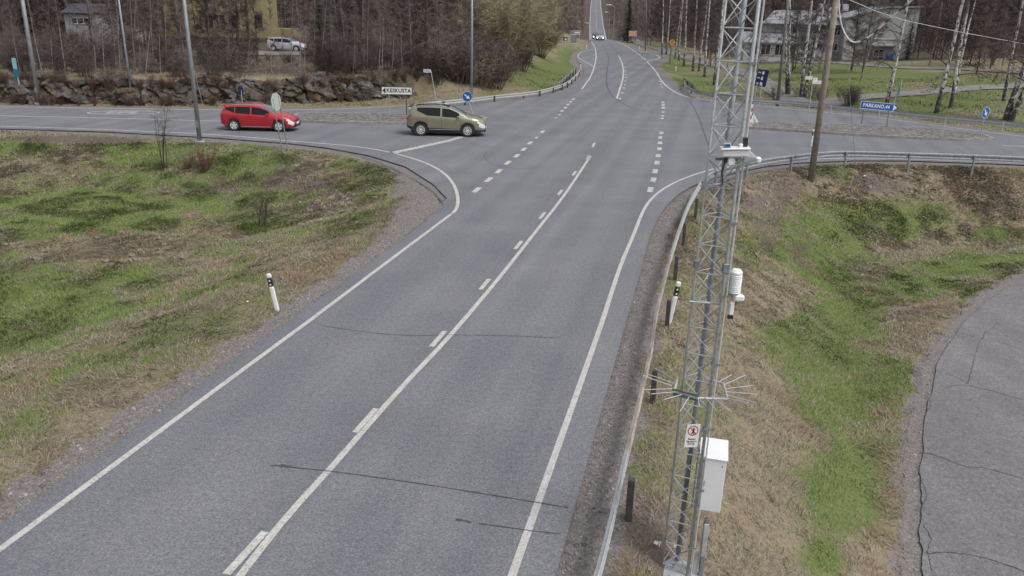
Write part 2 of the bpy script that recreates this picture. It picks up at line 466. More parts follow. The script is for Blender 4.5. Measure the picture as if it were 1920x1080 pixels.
M['steel_dark'] = simple('weathered galvanised steel', (0.22, 0.235, 0.25), 0.55, 0.3, var=0.3, scale=9)
M['rust_steel'] = simple('rusty galvanised rail', (0.335, 0.295, 0.265), 0.65, 0.1, var=0.45, scale=2.2, obj=False)
M['dark_post'] = simple('dark impregnated post', (0.070, 0.066, 0.063), 0.85, var=0.35, scale=10)
M['white'] = simple('white plastic', (0.80, 0.80, 0.82), 0.4, var=0.03, scale=5)
M['cab_white'] = simple('white powder coat', (0.78, 0.79, 0.82), 0.42, var=0.04, scale=3)
M['black'] = simple('black plastic', (0.025, 0.025, 0.028), 0.5, var=0.2)
M['lamp_steel'] = simple('lamp post steel', (0.29, 0.31, 0.33), 0.5, 0.4, var=0.15, scale=3)
M['pole_wood'] = simple('weathered pole wood', (0.24, 0.205, 0.17), 0.9, var=0.3, scale=5)
M['pole_grey'] = simple('grey pole wood', (0.16, 0.15, 0.14), 0.9, var=0.3, scale=5)
M['concrete'] = simple('concrete', (0.30, 0.29, 0.28), 0.9, var=0.25, scale=9, bumpy=0.3)
M['blue'] = simple('blue sign face', (0.012, 0.10, 0.33), 0.4, var=0.05)
M['blue_dark'] = simple('navy sign face', (0.010, 0.026, 0.075), 0.4, var=0.05)
M['sign_white'] = simple('white sign face', (0.74, 0.74, 0.74), 0.45, var=0.04)
M['sign_black'] = simple('black sign print', (0.012, 0.012, 0.016), 0.5, var=0.1)
M['sign_grey'] = simple('bare aluminium sign back', (0.42, 0.46, 0.42), 0.5, 0.1, var=0.1)
M['sign_yellow'] = simple('yellow sign face', (0.70, 0.36, 0.04), 0.5, var=0.1)
M['sign_red'] = simple('red sign print', (0.50, 0.02, 0.03), 0.5, var=0.05)
M['sign_pink'] = simple('faded orange sign face', (0.62, 0.36, 0.30), 0.6, var=0.1)
M['teal'] = simple('teal post sleeve', (0.02, 0.14, 0.20), 0.5, var=0.1)
M['litter'] = simple('white litter', (0.75, 0.75, 0.75), 0.7, var=0.1)

# ------------------------------------------------------------------ mesh builder
class MB:
    def __init__(s):
        s.v = []; s.f = []
    def add(s, vs, fs):
        o = len(s.v); s.v += [tuple(map(float, p)) for p in vs]; s.f += [tuple(i + o for i in f) for f in fs]; return s
    def box(s, c, size, rot=None, bev=0.0):
        hx, hy, hz = [q / 2 for q in size]
        vs = [(sx * hx, sy * hy, sz * hz) for sz in (-1, 1) for sy in (-1, 1) for sx in (-1, 1)]
        if bev:
            vs = []; b = bev
            prof = [(-hx + b, -hy), (hx - b, -hy), (hx, -hy + b), (hx, hy - b), (hx - b, hy), (-hx + b, hy), (-hx, hy - b), (-hx, -hy + b)]
            for z, k in ((-hz, b), (-hz + b, 0), (hz - b, 0), (hz, b)):
                for x, y in prof:
                    vs.append((x * (1 - k / hx), y * (1 - k / hy), z))
            fs = [tuple(range(7, -1, -1)), tuple(range(24, 32))]
            for r in range(3):
                for i in range(8):
                    j = (i + 1) % 8
                    fs.append((r * 8 + i, r * 8 + j, r * 8 + 8 + j, r * 8 + 8 + i))
        else:
            fs = [(0, 2, 3, 1), (4, 5, 7, 6), (0, 1, 5, 4), (2, 6, 7, 3), (0, 4, 6, 2), (1, 3, 7, 5)]
        if rot is not None:
            vs = [tuple(rot @ Vector(p)) for p in vs]
        return s.add([(p[0] + c[0], p[1] + c[1], p[2] + c[2]) for p in vs], fs)
    def tube(s, pts, r, n=8, cap=True):
        pts = [Vector(p) for p in pts]
        rs = r if isinstance(r, (list, tuple)) else [r] * len(pts)
        vs = []; fs = []
        up = None
        for i, p in enumerate(pts):
            d = (pts[min(i + 1, len(pts) - 1)] - pts[max(i - 1, 0)])
            d = d.normalized() if d.length > 1e-9 else Vector((0, 0, 1))
            if up is None:
                up = d.orthogonal().normalized()
            else:
                up = (up - d * up.dot(d))
                up = up.normalized() if up.length > 1e-6 else d.orthogonal().normalized()
            q = d.cross(up)
            for k in range(n):
                a = 2 * PI * k / n
                vs.append(p + (up * math.cos(a) + q * math.sin(a)) * rs[i])
        for i in range(len(pts) - 1):
            for k in range(n):
                l = (k + 1) % n
                fs.append((i * n + k, i * n + l, i * n + n + l, i * n + n + k))
        if cap:
            fs.append(tuple(range(n - 1, -1, -1))); fs.append(tuple((len(pts) - 1) * n + k for k in range(n)))
        return s.add(vs, fs)
    def prism(s, poly, z0, z1):
        n = len(poly)
        vs = [(p[0], p[1], z0) for p in poly] + [(p[0], p[1], z1) for p in poly]
        fs = [tuple(range(n - 1, -1, -1)), tuple(range(n, 2 * n))] + [(i, (i + 1) % n, n + (i + 1) % n, n + i) for i in range(n)]
        return s.add(vs, fs)
    def plate(s, poly, y0, y1):           # outline in x,z extruded along y
        n = len(poly)
        vs = [(p[0], y0, p[1]) for p in poly] + [(p[0], y1, p[1]) for p in poly]
        fs = [tuple(range(n)), tuple(range(2 * n - 1, n - 1, -1))] + [((i + 1) % n, i, n + i, n + (i + 1) % n) for i in range(n)]
        return s.add(vs, fs)
    def lathe(s, prof, n=20, c=(0, 0, 0), axis='z'):
        vs = []; fs = []
        for r, h in prof:
            for k in range(n):
                a = 2 * PI * k / n
                x, y = r * math.cos(a), r * math.sin(a)
                if axis == 'z': p = (x, y, h)
                elif axis == 'y': p = (x, h, y)
                else: p = (h, x, y)
                vs.append((p[0] + c[0], p[1] + c[1], p[2] + c[2]))
        for i in range(len(prof) - 1):
            for k in range(n):
                l = (k + 1) % n
                fs.append((i * n + k, i * n + l, i * n + n + l, i * n + n + k))
        fs.append(tuple(range(n - 1, -1, -1))); fs.append(tuple((len(prof) - 1) * n + k for k in range(n)))
        return s.add(vs, fs)
    def build(s, name, mat, parent=None, world=False, smooth_=False, hide=False):
        me = bpy.data.meshes.new(name)
        vs = s.v
        if world and parent is not None:
            inv = parent.matrix_basis.inverted()
            vs = [tuple(inv @ Vector(p)) for p in vs]
        me.from_pydata(vs, [], s.f)
        me.update()
        if smooth_:
            me.polygons.foreach_set('use_smooth', [True] * len(me.polygons))
        if isinstance(mat, str): mat = M[mat]
        me.materials.append(mat)
        o = bpy.data.objects.new(name, me)
        COL.objects.link(o)
        if parent is not None: o.parent = parent
        return o
def tag(o, label=None, cat=None, group=None, kind=None):
    if label: o['label'] = label
    if cat: o['category'] = cat
    if group: o['group'] = group
    if kind: o['kind'] = kind
    return o
def thing(name, label, cat, loc, rz=0.0, group=None, tilt=None):
    o = bpy.data.objects.new(name, None)
    o.empty_display_size = 0.2
    COL.objects.link(o)
    o.location = [float(q) for q in loc]
    o.rotation_euler = (tilt[0], tilt[1], rz) if tilt else (0, 0, rz)
    return tag(o, label, cat, group)
def upd(o):                              # matrix_basis is always current; kept for clarity
    return o
def text_mesh(body, size, name, mat, parent, loc, rot=(PI / 2, 0, 0), align='CENTER', sx=1.0, thick=0.0, bold=0.0):
    cu = bpy.data.curves.new(name, 'FONT')
    cu.body = body; cu.size = size; cu.align_x = align; cu.align_y = 'CENTER'; cu.extrude = thick; cu.offset = bold
    cu.space_character = 1.1
    t = bpy.data.objects.new(name, cu)
    COL.objects.link(t)
    bpy.context.view_layer.update()
    me = bpy.data.meshes.new_from_object(t.evaluated_get(bpy.context.evaluated_depsgraph_get()))
    bpy.data.objects.remove(t); bpy.data.curves.remove(cu)
    me.materials.clear(); me.materials.append(M[mat])
    o = bpy.data.objects.new(name, me); COL.objects.link(o)
    o.parent = parent; o.location = loc; o.rotation_euler = rot; o.scale = (sx, 1, 1)
    return o
def np_mesh(name, v, f, mat, color=None, cname='tint', parent=None):
    me = bpy.data.meshes.new(name)
    v = np.asarray(v, np.float32); f = np.asarray(f, np.int32)
    k = f.shape[1]
    me.vertices.add(len(v)); me.vertices.foreach_set('co', v.ravel())
    me.loops.add(f.size); me.loops.foreach_set('vertex_index', f.ravel())
    me.polygons.add(len(f)); me.polygons.foreach_set('loop_start', np.arange(0, f.size, k, dtype=np.int32))
    me.update(calc_edges=True)
    if color is not None:
        ca = me.color_attributes.new(cname, 'FLOAT_COLOR', 'POINT')
        c4 = np.ones((len(v), 4), np.float32); c4[:, :3] = color
        ca.data.foreach_set('color', c4.ravel())
    me.materials.append(M[mat] if isinstance(mat, str) else mat)
    o = bpy.data.objects.new(name, me); COL.objects.link(o)
    if parent is not None: o.parent = parent
    return o
# ------------------------------------------------------------------ cover of the ground (what grows where)
def aff(u, v, ru, rv):
    c = T(u, v); a = T(u + ru, v); b = T(u, v - rv)
    A = np.array([[a[0] - c[0], b[0] - c[0]], [a[1] - c[1], b[1] - c[1]]])
    return c[:2], np.linalg.inv(A)
GREEN = [aff(*g) for g in [
    (20, 275, 60, 12), (270, 282, 80, 12), (235, 305, 90, 10), (290, 335, 60, 10), (150, 375, 110, 22), (110, 415, 90, 22), (330, 385, 110, 18), (250, 420, 110, 20), (440, 335, 28, 10),
    (520, 370, 40, 8), (470, 300, 60, 10), (60, 540, 110, 35), (120, 575, 110, 30), (470, 420, 50, 12), (560, 270, 60, 6), (30, 640, 60, 25), (240, 520, 50, 12),
    (1545, 430, 75, 28), (1600, 400, 70, 20), (1490, 465, 50, 25), (1540, 480, 70, 25), (1665, 412, 60, 16), (1640, 385, 40, 10), (1560, 525, 60, 25), (1690, 530, 90, 22), (1590, 590, 60, 30), (1545, 650, 40, 30),
    (1850, 492, 80, 10), (1790, 510, 60, 12), (1520, 700, 35, 45), (1570, 770, 50, 50), (1600, 870, 45, 45), (1570, 940, 50, 50), (1490, 620, 40, 30), (1620, 700, 60, 30), (1870, 440, 30, 10), (1545, 1040, 30, 30),
    (1540, 130, 70, 18), (1620, 140, 70, 18), (1760, 190, 110, 14), (1700, 145, 90, 8), (1850, 160, 60, 12), (1430, 115, 40, 10), (1600, 165, 60, 10),
    (1040, 130, 30, 16), (1000, 145, 40, 10), (1075, 110, 22, 14), (1205, 84, 22, 5), (1300, 160, 50, 12), (1250, 118, 30, 10)]]
STRAW = [aff(*g) for g in [(170, 305, 80, 14), (290, 450, 110, 22), (415, 437, 60, 12), (330, 470, 60, 14), (560, 500, 60, 40), (200, 470, 70, 15), (1815, 350, 130, 22), (1740, 320, 120, 12), (1440, 330, 50, 14), (1680, 470, 60, 14), (1640, 520, 40, 12), (1740, 580, 60, 20), (1440, 560, 60, 40), (1420, 850, 70, 120), (1700, 640, 40, 25)]]
DIRT = [aff(*g) for g in [(437, 345, 50, 20), (560, 345, 70, 18), (620, 380, 60, 25), (1637, 345, 50, 22), (1680, 350, 28, 14), (1470, 350, 50, 22), (1440, 440, 30, 50), (1450, 390, 30, 20), (1500, 480, 20, 30), (1210, 980, 50, 60), (1230, 1040, 50, 50), (150, 262, 150, 8), (1420, 380, 30, 20)]]
def blobs(x, y, L, p=1.0):
    r = np.zeros(x.shape)
    for c, A in L:
        dx = x - c[0]; dy = y - c[1]
        a = A[0, 0] * dx + A[0, 1] * dy; b = A[1, 0] * dx + A[1, 1] * dy
        r = np.maximum(r, np.exp(-(a * a + b * b) * p))
    return r
def cover(x, y):
    x = np.asarray(x, float).ravel(); y = np.asarray(y, float).ravel()
    d = dist_poly(x, y, POLY); dp = dist_poly(x, y, PATHLOW_POLY)
    cx = road_x(y)
    side_y = np.interp(x, [-170, -75, -20, 5, 35, 75, 190], [23, 41, 49.5, 50, 50, 49.5, 43])
    south = y < side_y; west = x < cx
    nz = fbm(x * 0.5, y * 0.5, 40); nf = fbm(x * 2.5, y * 2.5, 50)
    g = blobs(x, y, GREEN, 0.75) * 0.95
    g = g + (nz - 0.5) * 0.9 + 0.38 + 0.12 * (south & west)
    g = g - blobs(x, y, STRAW) * 0.6
    # grass verge a bit greener near the hollow edges and behind the house lawn
    wid = np.where(south & west, 0.75 + 1.3 * np.exp(-((x + 3.5) ** 2 + (y - 31) ** 2) / 22) + 1.0 * np.exp(-((x + 22) ** 2 / 160 + (y - 41.5) ** 2 / 6)), np.where(south & ~west, 0.85, 1.2))
    gr = 1 - sstep(wid * 0.55, wid * 1.25, d + (nf - 0.5) * 1.3 * 0.6)
    gr = np.where(d < 0.15, 1, gr)
    gr = np.maximum(gr, np.where(dp < 8, 0.95 * (1 - sstep(0.20, 0.75, dp + (nf - 0.5) * 0.7)), 0))
    di = blobs(x, y, DIRT) * 0.9 + 0.1
    # forest floor in the north
    forest_w = (~south) & west & (y > np.interp(x, ROCKARR[:, 0], ROCKARR[:, 1]) + 0.5)
    fl = sstep(3, 12, d + 6 * (nf - .5)) * forest_w
    di = np.maximum(di, fl)
    di = np.where((~south) & (~west) & (y > 125) & (d > 12), 1.0, di)
    di = np.where((y > 230) & (np.abs(x - cx) > 12), 0.8, di)
    g = np.where((y > 200) & (np.abs(x - cx) < 14), 0.42, g); gr = np.where((y > 200) & (np.abs(x - cx) > 4.6), 0, gr)
    g = np.where(fl > .5, 0.9, g * (1 - fl * .5))
    g = np.where((~south) & (~west) & (y > 125) & (d > 12), 0.9, g)
    return np.clip(g, 0, 1), np.clip(gr, 0, 1), np.clip(di, 0, 1)

# ------------------------------------------------------------------ ground sheet
def axis_pts(lo, a, b, hi, step, grow=1.09):
    mid = list(np.arange(a, b, step))
    up = [mid[-1]]; s = step
    while up[-1] < hi: s *= grow; up.append(up[-1] + s)
    dn = [mid[0]]; s = step
    while dn[-1] > lo: s *= grow; dn.append(dn[-1] - s)
    return np.array(dn[1:][::-1] + mid + up[1:])
gx = axis_pts(-420, -36, 42, 520, 0.36)
gy = axis_pts(-16, 3, 74, 1500, 0.36, 1.05)
GX, GYY = np.meshgrid(gx, gy)
GZZ = terrain(GX, GYY)
nx, ny = len(gx), len(gy)
vv = np.stack([GX.ravel(), GYY.ravel(), GZZ.ravel()], 1)
ii = (np.arange(ny - 1)[:, None] * nx + np.arange(nx - 1)[None]).ravel()
ff = np.stack([ii, ii + 1, ii + nx + 1, ii + nx], 1)
cg, cgr, cdi = cover(GX, GYY)
ground = np_mesh('ground', vv, ff, 'ground', np.stack([cg, cgr, cdi], 1), 'cover')
ground.data.polygons.foreach_set('use_smooth', [True] * len(ground.data.polygons))
tag(ground, 'grassy banks, gravel verges and dirt around the road junction', kind='structure')

# ------------------------------------------------------------------ roads
def flat_poly(name, pts, z, mat, parent=None):
    from mathutils.geometry import tessellate_polygon
    tr = tessellate_polygon([[Vector((p[0], p[1], 0)) for p in pts]])
    m = MB(); m.add([(p[0], p[1], z) for p in pts], tr)
    o = m.build(name, mat, parent)
    return o
def up_normals(o):
    me = o.data
    bad = sum(1 for p in me.polygons if p.normal.z < 0)
    if bad > len(me.polygons) / 2: me.flip_normals()
road = flat_poly('road', [tuple(p) for p in POLY], 0.0, 'asphalt')
up_normals(road)
tag(road, 'grey asphalt main road and its crossing side roads', kind='structure')
def strip(name, pts, w, mat, parent, z=0.004, zf=None, jag=0.0):
    pts = [np.array(p[:2], float) for p in pts]
    vs = []; fs = []
    rnd = random.Random(len(pts))
    for i, p in enumerate(pts):
        d = pts[min(i + 1, len(pts) - 1)] - pts[max(i - 1, 0)]
        d = d / (np.linalg.norm(d) + 1e-9); n = np.array([-d[1], d[0]])
        ww = w * (1 + jag * (rnd.random() - .5))
        a = p + n * ww / 2; b = p - n * ww / 2
        za = z if zf is None else zf(p[0], p[1]) + z
        vs += [(a[0], a[1], za), (b[0], b[1], za)]
        if i: fs.append((2 * i - 2, 2 * i - 1, 2 * i + 1, 2 * i))
    m = MB(); m.add(vs, fs)
    o = m.build(name, mat, parent)
    up_normals(o)
    return o
far_pts = [(float(road_x(y)), y) for y in np.concatenate([np.arange(205, 460, 5), np.arange(460, 1000, 12)])]
vs = []; fs = []
for i, (x, y) in enumerate(far_pts):
    w = 3.9 + 0.9 * float(np.clip((y - 225) / 100, 0, 1))
    z = float(road_z(y)) + (0.0 if y > 216 else -0.004)
    vs += [(x - w, y, z), (x + w, y, z)]
    if i: fs.append((2 * i - 2, 2 * i - 1, 2 * i + 1, 2 * i))
m = MB(); m.add(vs, fs); m.build('far_carriageway', 'asphalt', road)
zr = lambda x, y: float(road_z(y))
for off, w in ((-4.25, 0.3), (4.25, 0.3)):
    strip('edge_line', [(x + off, y) for x, y in far_pts if y > 230], w, 'paint', road, 0.02, zr)
for y0 in range(440, 900, 12):
    strip('lane_dash', [(float(road_x(y)), y) for y in (y0, y0 + 3, y0 + 6)], 0.22, 'paint', road, 0.02, zr)
far_side = MB()
p = [PY(1086, 42, 560), PY(1112, 43.5, 560)]
strip('far_side_road', [(p[0][0] - 30, 585), (p[0][0], 566), (p[1][0], 556)], 9, 'asphalt_path', road, 0.15, lambda x, y: tz(x, y))

# edge lines and lane markings
def line(name, px, w, mat='paint', n=6, sm=True, z=0.004, jag=0.0):
    pts = [P(u, v)[:2] for u, v in px]
    return strip(name, smooth(pts, n) if sm else pts, w, mat, road, z, None, jag)
pts = [np.array(along(L0, LDIR, -14)), L0, np.array(P(200, 882)[:2]), np.array(P(400, 734)[:2]), np.array(P(582, 600)[:2]), np.array(P(720, 496)[:2]), L1]
strip('edge_line', pts, 0.115, 'paint', road)
line('edge_line', [(848, 401), (857, 388), (858, 368), (851, 347), (836, 328), (812, 312), (780, 299), (735, 286.5), (690, 278), (640, 272), (540, 264), (400, 252.5), (200, 243), (0, 236.5), (-400, 225)], 0.13)
right_line = [(925, 1180), (960, 1080), (1015, 925), (1072, 765), (1130, 600), (1163, 500), (1188, 440), (1205, 398), (1219, 376), (1240, 357), (1270, 340), (1310, 325), (1350, 315), (1440, 303), (1570, 297), (1700, 298), (1920, 306), (2300, 330)]
line('edge_line', right_line, 0.115)
# solid centre line of the near road and the dashes beside it
cl = [(350, 1220), (450, 1080), (538, 969), (625, 872), (700, 786), (770, 708), (845, 628), (930, 528), (1000, 440), (1060, 363), (1107, 293)]
line('centre_line', cl, 0.115)
for a, b in [((497, 997), (424, 1077)), ((706, 766), (666, 811)), ((834, 621), (809, 650)), ((917, 523), (901, 543)), ((978, 452), (966, 467)), ((1022, 398), (1012, 410)), ((1054, 356), (1047, 365)), ((1079.5, 321), (1074, 329)), ((1105, 291.5), (1100, 299))]:
    A = P(*a)[:2]; B = P(*b)[:2]
    strip('lane_dash', [A, B], 0.12, 'paint', road)
for a, b in [((1115, 268), (1111, 276))]:
    strip('lane_dash', [P(*a)[:2], P(*b)[:2]], 0.14, 'paint_worn', road)
def dashes(cs, w, L, mat='paint'):
    pp = [P(u, v)[:2] for u, v in cs]
    for i, p in enumerate(pp):
        q = pp[min(i + 1, len(pp) - 1)] - pp[max(i - 1, 0)]
        q = q / np.linalg.norm(q)
        strip('lane_dash', [p - q * L / 2, p + q * L / 2], w, mat, road)
dashes([(894, 356), (916, 337), (935, 321), (952, 305), (969, 292), (982, 280), (994, 268), (1017, 247)], 0.22, 1.0)
dashes([(1006, 258), (1042, 221), (1049, 215)], 0.16, 0.7, 'paint_worn')
dashes([(1054, 208), (1060, 202), (1065, 196), (1070, 191), (1075, 186)], 0.22, 1.0)
dashes([(1237.5, 268), (1236.4, 279), (1234, 292)], 0.24, 0.9)
dashes([(1219.6, 355.6), (1225, 337), (1228.5, 321), (1232, 305), (1238, 258), (1240, 249)], 0.24, 1.0, 'paint_worn')
dashes([(1241.5, 222), (1242, 217), (1243, 210)], 0.2, 0.8, 'paint_worn')
dashes([(1243.6, 202), (1243.6, 197), (1243, 192)], 0.26, 1.1)
dashes([(1241, 163), (1239, 158), (1237.5, 153)], 0.2, 1.0, 'paint_worn')
line('edge_line', [(1091, 167), (1099, 156), (1107, 144), (1114, 125.5), (1117.5, 107), (1116.5, 93), (1112, 83), (1108.5, 78)], 0.16)
line('edge_line', [(1114, 125.5), (1100, 117), (1088, 110.5), (1083.5, 107), (1085, 102), (1090, 98), (1099, 95), (1113, 93)], 0.15)
line('edge_line', [(1342, 190.5), (1318, 187), (1293, 182.5), (1273, 176), (1253, 164), (1240, 151), (1231, 136), (1223, 126), (1214, 116), (1219, 113.5), (1230, 111.5), (1237, 107.8), (1232, 103.5), (1222, 100.5), (1194, 94.5)], 0.16)
line('edge_line', [(1211, 113), (1202, 105.5), (1192, 98), (1174, 86), (1160, 80), (1154, 78)], 0.16)
line('edge_line', [(1342, 190.5), (1412, 197.5), (1560, 212), (1640, 220), (1769, 237), (1920, 256), (2100, 280)], 0.14)
line('edge_line', [(-300, 199), (0, 200.5), (200, 203), (300, 204.5), (480, 206.5), (640, 204), (760, 198)], 0.14)
line('centre_line', [(1159.5, 104), (1166, 118), (1169, 133), (1167, 151), (1162, 167), (1156.5, 185)], 0.17)
dashes([(1162.5, 185), (1166.5, 174), (1169.5, 165), (1171.5, 158.5), (1172.5, 152), (1173.5, 145.5), (1174, 139.5), (1173, 133), (1171.5, 126.5), (1169.5, 120), (1165, 112)], 0.2, 1.0)
line('centre_line', [(-300, 207), (0, 216.8), (120, 219.5), (260, 223), (418, 227.5)], 0.14)
line('centre_line', [(1879, 273), (1925, 274.5), (2000, 277)], 0.14)
strip('stop_line', [P(735, 287)[:2], P(845, 263)[:2]], 0.42, 'paint_worn', road)
strip('stop_line', [P(845, 263)[:2], P(866, 256)[:2]], 0.36, 'paint_worn', road)
# painted speed circle with its figures on the far lane
cc = (P(165, 211) + P(298, 211)) / 2
ra = np.linalg.norm(P(298, 211)[:2] - P(165, 211)[:2]) / 2
ang = math.atan2(P(298, 211)[1] - P(165, 211)[1], P(298, 211)[0] - P(165, 211)[0])
circ = [(cc[0] + ra * math.cos(t) * math.cos(ang) - 0.95 * math.sin(t) * math.sin(ang), cc[1] + ra * math.cos(t) * math.sin(ang) + 0.95 * math.sin(t) * math.cos(ang)) for t in np.linspace(0, 2 * PI, 49)]
strip('speed_circle', circ, 0.13, 'paint', road)
t5 = text_mesh('50', 2.6, 'speed_figures', 'paint', road, (cc[0], cc[1], 0.005), (0, 0, ang + PI / 2), sx=0.42, bold=0.03)
# asphalt joints, tar seams and tyre traces
line('tar_seam', [(508, 873), (530, 874), (560, 878), (620, 884), (760, 903), (900, 925), (1010, 943), (1065, 952)], 0.022, 'tar', z=0.006, jag=.8)
line('tar_seam', [(526, 873), (536, 874.5), (548, 876)], 0.075, 'tar', z=0.0065, jag=1.2)
line('tar_seam', [(855, 974), (872, 977), (884, 980)], 0.045, 'tar', z=0.006, jag=1.2)
line('tar_seam', [(897, 982), (950, 989), (1000, 996), (1050, 1001)], 0.02, 'tar', z=0.006, jag=.8)
line('tar_seam', [(600, 610), (680, 622), (760, 629), (850, 628), (960, 630), (1050, 634)], 0.022, 'seam', z=0.006, jag=.8)
line('asphalt_joint', [(1127, 80), (1140, 104), (1137, 144), (1142, 171), (1160, 189), (1184, 202)], 0.16, 'seam', z=0.002)
line('asphalt_joint', [(1145, 84), (1156, 96), (1163, 106)], 0.18, 'seam', z=0.002)
line('asphalt_joint', [(1290, 186), (1300, 200), (1312, 225), (1322, 255), (1335, 290)], 0.10, 'seam', z=0.002)
line('asphalt_joint', [(560, 266), (640, 283), (700, 300), (750, 322), (790, 344), (815, 362), (832, 385)], 0.04, 'tar', z=0.002, jag=1.2)
line('tyre_mark', [(912, 285), (908, 292), (912, 300), (925, 308), (945, 313), (970, 316), (1005, 317)], 0.06, 'seam', z=0.002)
line('tyre_mark', [(1184, 202), (1230, 212), (1300, 220), (1340, 223)], 0.12, 'seam', z=0.002)

# dusty patch inside the corner, low path, lawn paths
path = flat_poly('path', [tuple(p) for p in PATHLOW_POLY], -2.3, 'asphalt_old')
up_normals(path)
tag(path, 'cracked asphalt path at the foot of the embankment', kind='structure')
def crack(px, w):
    pts = smooth([P(u, v, -2.3)[:2] for u, v in px], 4)
    rnd = random.Random(int(px[0][0]))
    pts = [q + np.array([rnd.uniform(-.02, .02), rnd.uniform(-.02, .02)]) for q in pts]
    strip('crack', pts, w, 'tar', path, -2.294, None, 1.0)
for px, w in [([(1735, 1038), (1780, 1036), (1820, 1041), (1860, 1050), (1920, 1072)], .022), ([(1722, 848), (1760, 856), (1815, 876), (1850, 878), (1920, 898)], .02),
              ([(1775, 727), (1800, 722), (1840, 728), (1920, 750)], .016), ([(1750, 692), (1790, 706), (1815, 720)], .013), ([(1815, 720), (1822, 690), (1828, 665), (1836, 645), (1850, 620)], .015),
              ([(1790, 622), (1830, 632), (1870, 640), (1920, 655)], .013), ([(1733, 985), (1745, 1010), (1740, 1035), (1745, 1070)], .016), ([(1735, 735), (1745, 755), (1736, 780)], .012),
              ([(1850, 625), (1862, 613), (1872, 605)], .012), ([(1870, 550), (1900, 556), (1925, 562)], .012), ([(1728, 900), (1736, 925), (1730, 950)], .012)]:
    crack(px, w)
def lawn_path(px, w, off=0.03):
    pts = smooth([T(u, v)[:2] for u, v in px], 8)
    vs = []; fs = []
    for i, p in enumerate(pts):
        d = pts[min(i + 1, len(pts) - 1)] - pts[max(i - 1, 0)]; d = d / np.linalg.norm(d); n = np.array([-d[1], d[0]])
        for k in range(5):
            q = p + n * w * (k / 4 - .5)
            vs.append((q[0], q[1], tz(q[0], q[1]) + off + 0.04))
        if i:
            for k in range(4): a = 5 * (i - 1) + k; fs.append((a, a + 1, a + 6, a + 5))
    m = MB(); m.add(vs, fs)
    o = m.build('path', 'asphalt_path'); up_normals(o)
    return tag(o, None, kind='structure')
tag(lawn_path([(1170, 72), (1195, 78), (1233, 91), (1262, 102), (1300, 112), (1342, 122), (1400, 138), (1456, 170), (1490, 190), (1544, 196), (1600, 185), (1680, 178), (1760, 171), (1889, 163), (2000, 158)], 2.6), 'grey walking path winding between birches and lawn')
tag(lawn_path([(1440, 112), (1500, 117), (1577, 118), (1640, 124), (1720, 128), (1800, 130), (1920, 138)], 3.0), 'pale yard strip in front of the grey house')
tag(lawn_path([(340, 102), (440, 100), (560, 101), (660, 98), (760, 94)], 7.0), 'parking strip on the terrace above the rocks')
# traffic islands
def island(px, label):
    pts = [tuple(P(u, v)[:2]) for u, v in px]
    o = MB().prism(pts, -0.04, 0.13).build('traffic_island', 'gravel')
    tag(o, label, kind='structure')
    c = np.mean(np.array(pts), 0)
    vs = []; fs = []; n = len(pts)
    for p in pts:
        q = np.array(p); dn = (q - c); q1 = q + 0.10 * dn / np.linalg.norm(dn); q2 = q - 0.10 * dn / np.linalg.norm(dn)
        vs += [(q1[0], q1[1], -0.03), (q1[0], q1[1], 0.15), (q2[0], q2[1], 0.15), (q2[0], q2[1], 0.02)]
    for i in range(n):
        j = (i + 1) % n
        for k in range(3): fs.append((4 * i + k, 4 * j + k, 4 * j + k + 1, 4 * i + k + 1))
    m = MB(); m.add(vs, fs); k = m.build('kerb', 'kerb', o)
    return o
island([(557, 229), (550, 222), (560, 216), (640, 215), (760, 217), (850, 219), (900, 221), (910, 224), (905, 228), (850, 230), (760, 233), (640, 232)], 'gravel traffic island with kerb on the left side road')
island([(1407, 242), (1406, 236), (1420, 233), (1520, 234.5), (1600, 237), (1745, 244), (1840, 255), (1863, 263), (1800, 264.5), (1675, 259), (1537, 250.5)], 'gravel traffic island with kerb on the right side road')

